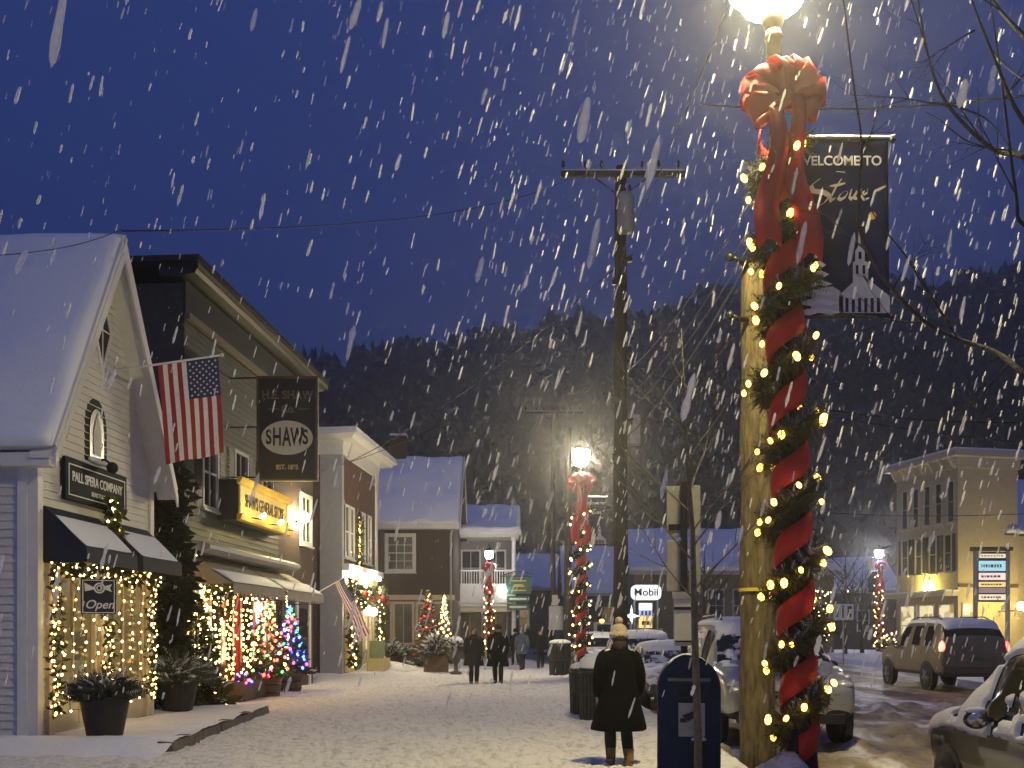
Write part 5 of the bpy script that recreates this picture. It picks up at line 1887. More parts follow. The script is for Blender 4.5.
MB().box(X_(674), X_(693), -.066, -.0605, Z_(642), Z_(640.5)).build('lower_strip', BLACKP, q)
MB().box(X_(672), X_(695), -.07, -.02, Z_(599), Z_(592)).build('bracket', GALV, t)

# ------------------------------------------------------------------ bare trees
t = thing('bare_sapling', 'bare young tree with thin pale branches in front of the sign backs', 'tree', (P(698, 0, 9.35).x, 9.35, -.05))
tk = MB(); tp_ = [V((0, 0, 0)), V((0, 0, .7)), V((-.02, .02, 1.4)), V((-.035, .02, 2.0)), V((-.05, 0, 2.6)), V((-.10, -.02, 3.2)), V((-.13, 0, 3.9)), V((-.15, .03, 4.5))]
tk.tube(tp_, [.042, .038, .034, .029, .023, .016, .010, .004], 8); PALEB = mat('pale_bark', (.15, .13, .09), .9, .35, 18, .5, 40); tk.build('trunk', PALEB, t, True)
cr_ = MB()
for i, (z, a, L) in enumerate(((1.95, 2.7, 1.1), (2.05, .3, 1.5), (2.3, 3.4, 1.2), (2.45, 5.6, 1.2), (2.6, .1, 1.4), (2.75, 2.9, 1.1), (3.0, 1.2, .9), (3.1, 4.2, 1.), (3.3, .4, 1.), (3.5, 3.0, .9), (3.75, 5.4, .8), (3.9, 2.2, .7))):
    bare_branch(cr_, (-.03 - .03 * max(0, z - 2), 0, z), (math.cos(a) * .75, math.sin(a) * .6, .8), L * .92, .0095, 2, .5, .2)
cr_.build('crown', PALEB, t)
t = thing('bare_tree', 'bare dark branches reaching in over the black snowy car', 'tree', (2.70, 4.75, 0))
TB = lambda px, py, d=5.2: P(px, py, d) - V((2.70, 4.75, 0))
tk = MB().tube([(0, 0, 0), (.02, 0, 1.2), (.05, .02, 2.2), (.03, .05, 3.2), (.06, .1, 4.2), (.0, .2, 5.4)], [.13, .11, .095, .08, .05, .02], 10); tk.build('trunk', BARK, t, True)
DB = mat('dark_bark', (.045, .035, .025), .9, .4, 20, .5, 50)
cr_ = MB()
for pts, r0 in (([(1068, 420), (1024, 375), (997, 353), (958, 339), (925, 322), (893, 290), (868, 252), (858, 215), (862, 150), (853, 80), (842, -10)], .016),
                ([(1070, 190), (1024, 157), (991, 148), (947, 104), (928, 55), (915, -20)], .017),
                ([(1075, 240), (1024, 225), (1016, 195), (1004, 100), (994, 27), (988, -20)], .012),
                ([(1070, 150), (1024, 122), (991, 50), (968, -10)], .016),
                ([(1060, 70), (1024, 36), (1000, 10), (985, -15)], .018),
                ([(953, 330), (925, 288), (905, 255), (880, 224), (860, 190)], .008),
                ([(947, 104), (985, 118), (1012, 150), (1030, 170)], .006), ([(925, 322), (930, 300), (945, 270)], .004),
                ([(1024, 375), (1005, 358), (990, 362)], .006), ([(991, 148), (965, 140), (940, 120), (925, 112)], .005), ([(1004, 100), (1015, 80), (1024, 60)], .006), ([(991, 50), (1010, 70), (1030, 85)], .007)):
    q = [TB(a, b, 5.2 + .5 * math.sin(i * .8 + r0 * 300)) for i, (a, b) in enumerate(pts)]
    q2 = []
    for i in range(len(q) - 1):
        for k in range(4):
            pp = q[max(i - 1, 0)]; p0 = q[i]; p1 = q[i + 1]; pn = q[min(i + 2, len(q) - 1)]
            u = k / 4
            q2.append(.5 * ((2 * p0) + (p1 - pp) * u + (2 * pp - 5 * p0 + 4 * p1 - pn) * u * u + (3 * p0 - pp - 3 * p1 + pn) * u ** 3))
    q2.append(q[-1])
    if pts[0][0] > 1040: q2.insert(0, V((.04, .05, max(1.6, q[0].z - .5))))
    cr_.tube(q2, [r0 * (1 - .75 * i / (len(q2) - 1)) for i in range(len(q2))], 6)
for (px, py, d, dx, dz, L) in ((958, 339, 5.5, -.6, .9, .5), (1010, 362, 5.3, -.5, -.7, .35), (893, 290, 5.6, .5, .9, .45), (925, 322, 5.4, -.8, .1, .4), (947, 104, 5.4, -.9, .3, .5), (991, 148, 5.3, -.7, .6, .5),
                               (928, 55, 5.5, -.4, 1, .4), (1004, 100, 5.3, .6, .8, .4), (1016, 195, 5.2, -.7, .8, .5), (862, 150, 5.6, .5, .9, .35), (868, 252, 5.5, -.8, .6, .4), (1000, 10, 5.3, -.8, .5, .4), (975, 30, 5.3, -.6, -.3, .35), (1010, 150, 5.2, -.9, -.1, .4)):
    bare_branch(cr_, TB(px, py, d), (dx, rnd.uniform(-.3, .3), dz), L, .0055, 2, .5, .05, 5)
cr_.build('crown', DB, t, True)
sn = MB()
for (px, py, d) in ((935, 325, 5.5), (968, 340, 5.6), (1010, 362, 5.3), (985, 145, 5.4), (955, 112, 5.5)): sn.blob(TB(px, py - 2, d), (.05, .02, .012), 8, 4)
tsn = [(px, d, h) for px, d, h in ((845, 66, 7.5), (862, 70, 6.2), (704, 62, 7), (830, 74, 7))]
for i, (px, d, h) in enumerate(tsn):
    t = thing('bare_tree', ('bare tree right of the decorated lamp beyond the street', 'smaller bare tree beside the small pictogram sign', 'bare tree in front of the long snowy roof', 'bare tree at the end of the long snowy roof')[i], 'tree', ((px - 512) * d / F, d, 0), 0, 'bare trees across the street')
    MB().tube([(0, 0, -.1), (.05, 0, h * .3), (0, 0, h * .55), (.05, 0, h * .95)], [.16, .12, .07, .015], 7).build('trunk', DB, t, True)
    cr_ = MB()
    for k in range(13):
        z = h * (.28 + .5 * k / 13); a = k * 2.4
        bare_branch(cr_, (.03, 0, z), (math.cos(a), math.sin(a), .9), h * .42 * (1 - .4 * k / 13), .05, 2, .5, .12, 4)
    cr_.build('crown', DB, t)
t = thing('lit_tree', 'small tree covered in tiny white lights just right of the decorated lamp', 'tree', ((817 - 512) * .062, 62, 0))
MB().tube([(0, 0, -.1), (0, 0, 1.6), (.05, 0, 4.0)], [.10, .08, .02], 7).build('trunk', DB, t)
cr_ = MB()
for k in range(12): bare_branch(cr_, (0, 0, 1.0 + .2 * k), (math.cos(k * 2.4), math.sin(k * 2.4), 1.2), 1.7 * (1 - .03 * k), .03, 1, .5, .12, 4)
cr_.build('crown', DB, t)
bulbs(t, [V((rnd.gauss(0, .55), rnd.gauss(0, .5), rnd.uniform(.9, 4.2))) for k in range(85)], [BC], 1.7)
t = thing('lit_bush', 'low bush with warm lights at the foot of the lamp across the street', 'bush', ((893 - 512) * .075, 75, .1))
boughs(t, .1, 1.4, 1.0, 160, IVYM, .3, .6); bulbs(t, [V((rnd.uniform(-1.6, 1.5), rnd.uniform(-1, .2), rnd.uniform(.4, 1.9))) for k in range(40)], [BW, BC], 2.6)

# ------------------------------------------------------------------ across the street
def simple_house(label, x0, x1, d, eave, ridge, dep, wallm, wins, cat='house', roof_inset=0., group=None, doors=()):
    t = thing('far_house', label, cat, (x0, d, 0), 0, group)
    w = x1 - x0
    MB().box(0, w, 0, dep * 2, -.2, eave).build('wall', wallm, t)
    rf = MB(); roof_slab(rf, (-.4, -.5, eave), (w + .4, -.5, eave), (w + .4 - roof_inset, dep, ridge), (-.4 + roof_inset * .0, dep, ridge), .2); roof_slab(rf, (-.4, 2 * dep + .5, eave), (w + .4, 2 * dep + .5, eave), (w + .4 - roof_inset, dep, ridge), (-.4, dep, ridge), .2)
    if roof_inset: rf.add([(w + .4, -.5, eave), (w + .4, 2 * dep + .5, eave), (w + .4 - roof_inset, dep, ridge)], [(0, 1, 2)])
    else:
        MB().prism([(w - .02, .0, eave), (w - .02, 2 * dep, eave), (w - .02, dep, ridge - .25)], (-.1, 0, 0)).build('gable_wall', wallm, t)
        MB().prism([(.02, .0, eave), (.02, 2 * dep, eave), (.02, dep, ridge - .25)], (.1, 0, 0)).build('gable_wall', wallm, t)
    r = rf.build('roof', SLATE, t)
    snow_slab(r, (-.38, -.48, eave + .01), (w + .38, -.48, eave + .01), (w + .38 - roof_inset, dep, ridge + .01), (-.38, dep, ridge + .01), .22, seed=x0)
    MB().box(-.4, w + .4, -.58, -.51, eave - .3, eave - .02).build('eave_board', GTRIM, t)
    for (a, b, z0, z1, m_) in wins: window(t, a, b, z0, z1, 0, GTRIM, m_, 2, 2, .12)
    for (a, b, h) in doors:
        MB().box(a, b, -.05, .0, 0, h).build('door', DARKM, t)
    return t
TAUPE = mat('taupe_clapboard', (.16, .13, .11), .8, .18, 4)
DARKW = mat('dark_clapboard', (.06, .055, .055), .8, .2, 4)
x0, x1 = P(634, 0, 72).x, P(834, 0, 72).x
simple_house('long taupe building under a broad blue snowy roof across the street', x0, x1, 72, 6.0, 9.4, 4.5, TAUPE, [(5.4, 6.4, 2.4, 4.6, PANEG), (7.2, 8.2, 2.4, 4.6, PANEG), (10.2, 11.4, 2.4, 4.6, PANEG), (12.4, 13.4, 2.4, 4.6, PANEG)], 'building', 2.0, None, [(3.2, 4.6, 4.6)])
simple_house('dark house with a snowy roof far down the street behind the bins', P(566, 0, 92).x, P(632, 0, 92).x, 92, 5.2, 9.8, 4.5, DARKW, [(1, 2, 2, 3.8, PANEG), (3.4, 4.4, 2, 3.8, LITW)])
simple_house('low dark house with a snowy roof far behind the lit tree', P(812, 0, 96).x, P(898, 0, 96).x, 96, 5.6, 9.0, 4.5, DARKW, [(1, 2, 1.8, 3.6, PANEG), (4.4, 5.4, 1.8, 3.6, PANEG)])
simple_house('small dark house far down the street behind the two walkers', P(508, 0, 104).x, P(556, 0, 104).x, 104, 6.2, 10., 4.5, DARKW, [(1.2, 2.2, 2, 4, LITW)])
# filling station signs
t = thing('station_sign', 'white lit rounded sign reading Mobil above the parked cars', 'sign', P(631, 632, 60))
t.location.z = 0
EW = emit('white_sign_light', (1., 1., .95), 1.25, (.8, .8, .8))
zt_, zb_ = P(0, 585, 60).z, P(0, 600, 60).z
ww = 30 * .06
rr = (zt_ - zb_) / 2 * .7
pts = []
for cx, cz, a0 in ((ww - rr, zt_ - rr, 0), (rr, zt_ - rr, 90), (rr, zb_ + rr, 180), (ww - rr, zb_ + rr, 270)):
    pts += [(cx + rr * math.cos(R(a0 + k * 18)), -.1, cz + rr * math.sin(R(a0 + k * 18))) for k in range(6)]
MB().prism(pts, (0, .25, 0)).build('panel', EW, t)
text('Mobil', .62, mat('sign_blue', (.01, .03, .30), .5, .05, 5), t, (ww / 2, -.106, (zt_ + zb_) / 2), UPR, .004, bold=.012, sx=1.05)
for x in (.2, ww - .2): MB().tube([(x, .02, -.1), (x, .02, zb_)], .06, 8).build('post', GALV, t)
t = thing('price_sign', 'small lit blue and yellow sign under the white rounded sign', 'sign', (P(639, 0, 59.5).x, 59.5, 0))
ww = 13 * .0595
for k, (a, b, m_) in enumerate(((603, 610, EW), (610, 616, emit('blue_sign_light', (.25, .45, 1.), 1.0)), (616, 628, emit('yellow_sign_light', (1., .72, .10), 1.1)))):
    MB().box(0, ww, -.08, .08, P(0, b, 59.5).z, P(0, a, 59.5).z - .01).build('panel', m_, t)
mk = MB()
for k in range(3): mk.box(.12 + k * .22, .25 + k * .22, -.09, -.081, P(0, 615.4, 59.5).z, P(0, 611, 59.5).z)
mk.box(.15, .62, -.09, -.081, P(0, 625, 59.5).z, P(0, 621, 59.5).z); mk.build('lettering', mat('sign_red', (.3, .05, .01), .5, .1, 5), t)
MB().box(ww / 2 - .06, ww / 2 + .06, -.05, .05, -.1, P(0, 628, 59.5).z).build('post', GALV, t)
t = thing('star_light', 'white lit star decoration beside the blue and yellow sign', 'star decoration', (P(631.5, 0, 59).x, 59, 0))
st_ = MB(); cz = P(0, 616, 59).z
st_.prism([((.62 if k % 2 == 0 else .16) * math.cos(PI / 2 + k * PI / 4) * (1 if k % 4 == 0 else .8), -.03, cz + (.66 if k % 2 == 0 else .16) * math.sin(PI / 2 + k * PI / 4)) for k in range(8)], (0, .08, 0))
st_.build('star', emit('star_glow', (.85, .92, 1.), 2.4), t); MB().tube([(0, .08, -.1), (0, .08, cz)], .03, 6).build('post', GALV, t)
t = thing('pictogram_sign', 'small white sign with three black pictograms on a thin post', 'sign', (P(843.5, 0, 52).x, 52, .05))
a, b, c, d = -.52, .52, P(0, 620, 52).z - .05, P(0, 604, 52).z - .05
MB().box(a, b, -.02, .02, c, d).build('panel', mat('pale_sign', (.72, .70, .62), .5, .05, 6), t)
pg = MB(); h_ = d - c
pg.box(-.34, -.27, -.03, -.021, c + .15, d - .15); pg.box(-.42, -.35, -.03, -.021, c + .15, c + .45); pg.box(-.07, .0, -.03, -.021, c + .12, d - .2); pg.box(-.09, .02, -.03, -.021, d - .17, d - .08)
pg.box(.20, .27, -.03, -.021, c + .15, d - .12); pg.box(.275, .42, -.03, -.021, d - .26, d - .12); pg.box(.30, .40, -.03, -.021, c + .15, c + .35); pg.build('pictogram', BLACKP, t)
MB().tube([(0, .04, -.2), (0, .04, d - .1)], .035, 8).build('post', GALV, t)
t = thing('traffic_sign', 'back of a pale traffic sign on a thin post behind the lone bin', 'sign', (P(556, 0, 50).x, 50, -.05))
MB().box(-.36, .36, -.02, .02, 1.75, 2.95).build('plate', SIGNW, t); MB().box(-.2, .1, -.02, .02, 2.98, 3.5).build('upper_plate', SIGNW, t); MB().tube([(0, .04, -.2), (0, .04, 3.4)], .04, 8).build('post', DARKM, t)

# ================================================================== tan three storey building
O7 = V((P(958, 0, 58).x, 58, 0)); R7 = R(12.6)
TAN = mat('tan_wall', (.45, .38, .24), .8, .12, 3, .15, 30)
TANT = mat('tan_trim', (.46, .42, .33), .6, .08, 5)
b7 = thing('corner_building', 'tan three storey building with bracketed cornice and a lit shop below', 'building', O7, R7)
H7 = 11.4; D7 = 6.0; WB = 3.0
MB().box(0, WB + 1, 0, D7, -.2, H7).build('wall', TAN, b7)
cm = MB(); cm.box(-.62, WB + 1.3, -.62, D7 + .5, H7 + .35, H7 + .72); cm.box(-.12, WB + 1.1, -.12, D7 + .1, H7 - .25, H7 + .35); cm.build('cornice', TANT, b7)
MB().box(-.6, WB + 1.28, -.6, D7 + .48, H7 + .722, H7 + .82).build('roof_snow', SNOW_CAP, b7)
for k in range(7):
    y = .1 + k * .95
    MB().prism([(-.13, y, H7 + .34), (-.50, y, H7 + .34), (-.42, y, H7 + .15), (-.20, y, H7 - .2), (-.13, y, H7 - .3)], (0, .16, 0)).build('cornice_bracket', TANT, b7)
def win_a(ya, yb, z0, z1, m_, sh=None, nm='window'):
    o = window(b7, -yb, -ya, z0, z1, 0, TANT, m_, 1, 2, .10, sh, name=nm); o.rotation_euler = (0, 0, -PI / 2); return o
for k in range(5): win_a(.35 + k * 1.12, .85 + k * 1.12, 8.1, 10.4, PANEG)
for k in range(4): win_a(.6 + k * 1.4, 1.15 + k * 1.4, 5.2, 7.3, PANEG, SLATE)
LIT7 = emit_noise('lit_shop', [(.25, .17, .05), (.9, .72, .35), (1, .88, .55), (.4, .28, .10)], 1.0, 2.2, (1, 1, 1))
for k in range(3): win_a(.3 + k * 1.9, 1.7 + k * 1.9, .8, 3.2, LIT7, None, 'shop_window')
MB().box(-.9, -.02, -.05, D7, 3.7, 3.95).build('canopy', TANT, b7); MB().box(-.92, -.0, -.1, D7, 3.955, 4.05).build('canopy_snow', SNOW_CAP, b7)
MB().box(-.3, -.06, 2.6, 2.9, 4.15, 4.3).build('wall_light', emit('yellow_wall_light', (1., .80, .18), 700.), b7)
MB().box(.0, WB + 1, -.06, -.003, 4.2, 4.4).build('band_course', mat('dark_band', (.10, .07, .05), .7, .1, 5), b7)
window(b7, .35, 1.0, .9, 3.2, 0, TANT, LIT7, 1, 2, .1, name='shop_window')
t = thing('building_wing', 'lower tan wing with a steep snowy roof beside the three storey building', 'building', O7 + Matrix.Rotation(R7, 3, 'Z') @ V((WB + 1.02, .4, 0)), R7)
MB().box(0, 12, 0, 7.5, -.2, 7.4).build('wall', TAN, t)
rf = MB(); roof_slab(rf, (-.9, -.5, 7.4), (12, -.5, 7.4), (12, 3.8, 11.2), (-.9 + .89, 3.8, 11.2), .2); r_ = rf.build('roof', SLATE, t)
snow_slab(r_, (-.88, -.48, 7.41), (12, -.48, 7.41), (12, 3.8, 11.21), (.0, 3.8, 11.21), .2, seed=9)
for a in (1.0, 3.4, 6): window(t, a, a + 1.2, 1.0, 3.2, 0, TANT, LIT7, 2, 2, .1)
t = thing('directory_sign', 'tall lit directory sign with coloured strips beside the tan building', 'sign', (P(977, 0, 52).x, 52, 0))
ww = 29 * .052
for x in (-.16, ww): MB().box(x, x + .16, -.1, .1, -.1, P(0, 551, 52).z).build('post', TANT, t)
MB().box(-.3, ww + .3, -.16, .16, P(0, 551, 52).z, P(0, 547, 52).z).build('cap', mat('sign_cap', (.12, .09, .06), .7, .1, 4), t)
MB().box(0, ww, -.04, .06, P(0, 602, 52).z, P(0, 552, 52).z).build('frame', DARKM, t)
for k, (a, b, c_) in enumerate(((554, 558, (1, .82, .5)), (561, 571, (.35, .72, .80)), (573, 580, (1, .78, .66)), (582, 587, (1, .72, .12)), (588, 593, (.20, .10, .05)), (594.5, 600, (1, .85, .55)))):
    m_ = emit('strip_light_' + 'abcdef'[k], c_, .95)
    pl_ = MB().box(.07, ww - .07, -.10, -.041, P(0, b, 52).z, P(0, a, 52).z).build('panel', m_, t)
    if k not in (4,):
        mk = MB(); zc = (P(0, a, 52).z + P(0, b, 52).z) / 2; hh = (P(0, a, 52).z - P(0, b, 52).z) * .16
        x = .18
        while x < ww - .3:
            q = rnd.uniform(.05, .16); mk.box(x, x + q, -.108, -.101, zc - hh, zc + hh); x += q + .05
        mk.build('lettering', FADE, pl_)
t = thing('wall_lamp', 'bright globe lamp on the wall of the tan wing', 'wall lamp', (P(1021, 0, 56).x, 56, P(0, 606, 56).z))
MB().blob((0, 0, 0), .22, 12, 8).build('globe', emit('wing_lamp', (1., .78, .25), 420.), t, True)
MB().tube([(0, .1, -.25), (0, 0, -.28), (0, 0, -.18)], .04, 6).build('bracket', DARKM, t, True); MB().tube([(0, .1, -.25), (0, 5.5, -.25)], .03, 6).build('bracket', DARKM, t, True)
# ------------------------------------------------------------------ vehicles
TYRE = mat('tyre_rubber', (.012, .012, .012), .8, .3, 20, .3, 40)
RIM = mat('wheel_rim', (.18, .18, .18), .4, .15, 10, metal=.7)
CARGL = glass_dark('car_glass', (.008, .010, .012), .08, .3)
m, nt, N, L, b = _nodes('snowy_car_glass')          # glass with snow clinging in patches
b.inputs['Specular IOR Level'].default_value = .3
tc = N.new('ShaderNodeTexCoord'); ns = N.new('ShaderNodeTexNoise'); ns.inputs['Scale'].default_value = 3.2; ns.inputs['Detail'].default_value = 9; ns.inputs['Roughness'].default_value = .68
L.new(tc.outputs['Object'], ns.inputs['Vector'])
for sock, a, c in (('Base Color', (.008, .010, .012, 1), (.66, .67, .70, 1)), ('Roughness', (.08,) * 3 + (1,), (.8,) * 3 + (1,))):
    cr = N.new('ShaderNodeValToRGB'); cr.color_ramp.elements[0].position = .50; cr.color_ramp.elements[1].position = .57
    cr.color_ramp.elements[0].color = a; cr.color_ramp.elements[1].color = c
    L.new(ns.outputs['Fac'], cr.inputs['Fac']); L.new(cr.outputs['Color'], b.inputs[sock])
CARGLS = m
GRIL = mat('grille_black', (.010, .010, .011), .5, .2, 30)
LENS = mat('headlight_lens', (.55, .55, .55), .12, .1, 12, metal=.3)
TAILM = mat('tail_lens', (.25, .008, .006), .2, .1, 8)
BRAKE = emit('brake_light', (1., .05, .03), 16.)
CHROME = mat('chrome', (.55, .55, .55), .2, .05, 8, metal=.9)
PLATE = mat('licence_plate', (.05, .13, .07), .5, .1, 8)
AMBER = emit('amber_marker', (1., .38, .04), 10.)
HEADL = emit('headlight_on', (1., .95, .85), 60.)

SUVP = [  # x/L, low/H, belt/H, top/H, half width, top half width
    (-.500, .30, .52, .55, .88, .80), (-.496, .22, .58, .64, .95, .84), (-.480, .20, .60, .76, .98, .82), (-.455, .20, .605, .905, .99, .78), (-.40, .19, .605, .975, 1., .77),
    (-.375, .19, .605, .982, 1., .77), (-.225, .19, .60, .995, 1., .78), (-.205, .19, .60, .997, 1., .78), (-.035, .19, .595, 1.0, 1., .78), (-.012, .19, .595, 1.0, 1., .78),
    (.085, .19, .59, .985, 1., .77), (.125, .19, .59, .955, 1., .76), (.205, .19, .59, .79, 1., .80), (.265, .19, .59, .635, 1., .88), (.285, .19, .59, .615, 1., .90),
    (.38, .19, .57, .595, .99, .88), (.455, .20, .535, .555, .96, .82), (.488, .21, .46, .48, .90, .76), (.500, .25, .42, .43, .82, .70)]
SEDP = [
    (-.500, .30, .56, .60, .86, .78), (-.495, .22, .60, .655, .94, .82), (-.46, .20, .62, .69, .97, .84), (-.36, .19, .63, .70, .99, .84), (-.335, .19, .63, .715, 1., .83),
    (-.225, .19, .625, .93, 1., .74), (-.165, .19, .62, .975, 1., .73), (-.150, .19, .62, .98, 1., .73), (-.020, .19, .615, 1.0, 1., .74), (.0, .19, .615, 1.0, 1., .74),
    (.075, .19, .61, .985, 1., .73), (.110, .19, .61, .955, 1., .73), (.205, .19, .61, .78, 1., .78), (.265, .19, .61, .665, 1., .87), (.285, .19, .61, .645, 1., .89),
    (.38, .19, .585, .615, .99, .87), (.455, .20, .54, .565, .95, .80), (.488, .22, .46, .485, .88, .74), (.500, .26, .42, .43, .80, .68)]


def split_eval(o, names, parent, mats):
    """Evaluate the modifier stack of o and return one object per material index."""
    dg = bpy.context.evaluated_depsgraph_get()
    ev = o.evaluated_get(dg)
    me = ev.to_mesh()
    co = [v.co.copy() for v in me.vertices]
    groups = {}
    for p in me.polygons: groups.setdefault(p.material_index, []).append(tuple(p.vertices))
    nor = [(p.center.copy(), p.normal.copy(), tuple(p.vertices), p.material_index) for p in me.polygons]
    ev.to_mesh_clear()
    out = {}
    for gi, fs in sorted(groups.items()):
        ids = {}; b = MB()
        nf = []
        for f in fs:
            nf.append(tuple(ids.setdefault(i, len(ids)) for i in f))
        vs = [None] * len(ids)
        for i, j in ids.items(): vs[j] = co[i]
        b.add(vs, nf)
        if names[gi] == 'side_window': b.build_each(names[gi], mats[gi], parent, True)
        else: out[gi] = b.build(names[gi], mats[gi], parent, True)
    dat = o.data
    bpy.data.objects.remove(o); bpy.data.meshes.remove(dat)
    return out, co, nor


def snow_shell(parent, co, nor, keep, th=.06, seed=0., name='snow'):
    """Snow lying on the faces keep() accepts: raised in the middle, feathered to nothing at its edge."""
    fs = [n for n in nor if keep(n[0], n[1], n[3])]
    if not fs: return
    edge = {}
    for _, _, vs, _ in fs:
        for a, b in zip(vs, vs[1:] + vs[:1]): edge[frozenset((a, b))] = edge.get(frozenset((a, b)), 0) + 1
    rim = {i for e, k in edge.items() if k == 1 for i in e}
    vn = {}
    for _, n, vs, _ in fs:
        for i in vs: vn[i] = vn.get(i, V()) + n
    ids = {}; faces = []
    for _, _, vs, _ in fs: faces.append(tuple(ids.setdefault(i, len(ids)) for i in vs))
    pts = [None] * len(ids)
    for i, j in ids.items():
        n = vn[i].normalized(); p = co[i]
        k = .006 if i in rim else th * (.75 + .5 * noise.noise(p * 3.1 + V((seed, 0, 0))))
        pts[j] = p + n * max(.004, k)
    MB().add(pts, faces).build(name, SNOW_CAP, parent, True)


def car(label, L, W, H, kind, paint, loc, rz, snow=None, cat='car', name='parked_car', group='cars parked along the kerb', lights=False, brake=False, wheel=.35, clad=None, lv=2):
    t = thing(name, label, cat, loc, rz, group)
    st = SUVP if kind == 'suv' else SEDP
    side = [(5, 6), (7, 8), (9, 10)] if kind == 'suv' else [(5, 6), (7, 8), (9, 10)]
    rows = []
    for (fx, lo, be, to, wb, wt) in st:
        x, zl, zb, zt = fx * L, lo * H, be * H, to * H
        w, wtt = wb * W / 2, wt * W / 2
        half = [(0, zl), (.8 * w, zl), (.965 * w, zl + .05 * H), (w, zl + .5 * (zb - zl)), (.985 * w, zb - .01), (wtt + (.985 * w - wtt) * .06, zt - .035 * H if zt - zb > .1 * H else zt - .012 * H), (.82 * wtt, zt), (0, zt + .012 * H)]
        rows.append([V((x, y, z)) for y, z in half] + [V((x, -y, z)) for y, z in reversed(half[1:-1])])
    n = len(rows[0])
    b = MB()
    o0 = []
    for r in rows: b.v.extend(tuple(p) for p in r)
    ws = (10, 13) if True else None
    rws = (1, 4) if kind == 'suv' else (4, 6)
    for i in range(len(rows) - 1):
        for j in range(n):
            j2 = (j + 1) % n
            m = 0
            if j in (4, n - 5):
                if any(a <= i < c for a, c in side) or i == 10 or (kind == 'suv' and i == 4 and False): m = 2 if j == 4 else 3
            if j in (5, 6, n - 7, n - 6):
                if ws[0] + 1 <= i < ws[1]: m = 1
                if (kind == 'suv' and 1 < i < 4) or (kind != 'suv' and rws[0] <= i < rws[1] - 1 + 1 and i in (4, 5)): m = 4
            if clad and j in (0, 1, n - 2, n - 1): m = 5
            b.f.append((i * n + j, i * n + j2, (i + 1) * n + j2, (i + 1) * n + j)); b.mi.append(m)
    b.f.append(tuple(reversed(range(n)))); b.mi.append(0)
    k = (len(rows) - 1) * n
    b.f.append(tuple(range(k, k + n))); b.mi.append(0)
    gw_ = CARGLS if snow and snow[2] > .2 else CARGL
    mats = [paint, gw_, CARGL, CARGL, gw_, clad or GRIL]
    o = b.build('body', mats, t, True)
    s = o.modifiers.new('sub', 'SUBSURF'); s.levels = lv; s.render_levels = lv
    parts, co, nor = split_eval(o, ['body', 'windshield', 'side_window', 'side_window', 'rear_window', 'cladding'], t, mats)
    if snow:
        roof, hood, glass, sides = snow
        sd = loc[0] * 1.7 + loc[1]

        def keep(c, nn, m):
            q = noise.noise(c * 3.4 + V((sd, 0, 0))) + .5 * noise.noise(c * 9 + V((sd, 3, 0)))
            if c.z > .86 * H and nn.z > .55: return q > -1.2 + (1 - roof) * 1.6
            if m in (1, 4): return False
            if m in (2, 3): return q > .95 - sides * 1.2
            if nn.z > .62 and c.z > .5 * H: return q > .9 - hood * 1.9
            if nn.z > .12 and c.z > .38 * H: return q > 1.0 - hood * 1.3
            return False
        snow_shell(t, co, nor, keep, .055, sd)
    # wheels
    for fx in (-.305, .315):
        for sy in (-1, 1):
            y = sy * (W / 2 - .095)
            ad = MB(); ad.lathe([(wheel * 1.17, -.10), (wheel * 1.17, .008), (0, .008)], n=26, M=Matrix.Rotation(-sy * PI / 2, 3, 'X'), c=(fx * L, sy * (W / 2 - .004), wheel * .98)); ad.build('wheel_arch', GRIL, t)
            wh = MB(); wh.lathe([(wheel * .62, -.10), (wheel * .93, -.11), (wheel, -.07), (wheel, .07), (wheel * .93, .112), (wheel * .64, .108)], n=28, M=Matrix.Rotation(-sy * PI / 2, 3, 'X'), c=(fx * L, y, wheel)); wo = wh.build('wheel', TYRE, t, True)
            ri = MB(); MM = Matrix.Rotation(-sy * PI / 2, 3, 'X')
            ri.lathe([(wheel * .64, .09), (wheel * .60, .10), (wheel * .56, .06), (0, .055)], n=28, M=MM, c=(fx * L, y, wheel))
            for q in range(5):
                a = q * 2 * PI / 5 + .3
                d = MM @ V((math.cos(a), math.sin(a), 0)); e = MM @ V((0, 0, 1)); c0 = V((fx * L, y, wheel))
                ri.tube([c0 + e * .095, c0 + d * wheel * .58 + e * .098], [wheel * .20, wheel * .13], 6)
            ri.build('rim', RIM, wo)
    # front
    hz = (.485 if kind == 'suv' else .50) * H
    for sy in (-1, 1):
        hl = MB(); hl.blob((.462 * L, sy * .375 * W, hz), (.11, .17, .065), 12, 8, Matrix.Rotation(sy * R(-30), 3, 'Z')); hl.build('headlight', HEADL if lights else LENS, t, True)
        fg = MB().blob((.484 * L, sy * .33 * W, .30 * H), (.06, .10, .05), 8, 6); fg.build('fog_light', LENS, t, True)
        tl = MB()
        if kind == 'suv': tl.blob((-.474 * L, sy * .445 * W, .60 * H), (.13, .085, .19), 10, 8)
        else: tl.blob((-.472 * L, sy * .37 * W, .56 * H), (.10, .13, .06), 8, 6)
        tl.build('tail_light', BRAKE if brake else TAILM, t, True)
        mi = MB(); mi.blob((.10 * L, sy * (W / 2 + .09), .605 * H), (.06, .10, .075), 12, 8); mi.tube([(.11 * L, sy * (W / 2 - .06), .60 * H), (.105 * L, sy * (W / 2 + .04), .59 * H)], .025, 6)
        mo = mi.build('mirror', paint if not clad else GRIL, t, True)
        mg = MB().blob((.10 * L - .048, sy * (W / 2 + .09), .605 * H), (.02, .085, .058), 8, 6); mg.build('glass', CHROME, mo, True)
        if snow and snow[1] > .5: MB().blob((.10 * L, sy * (W / 2 + .09), .605 * H + .068), (.05, .085, .03), 8, 5).build('snow', SNOW_CAP, mo, True)
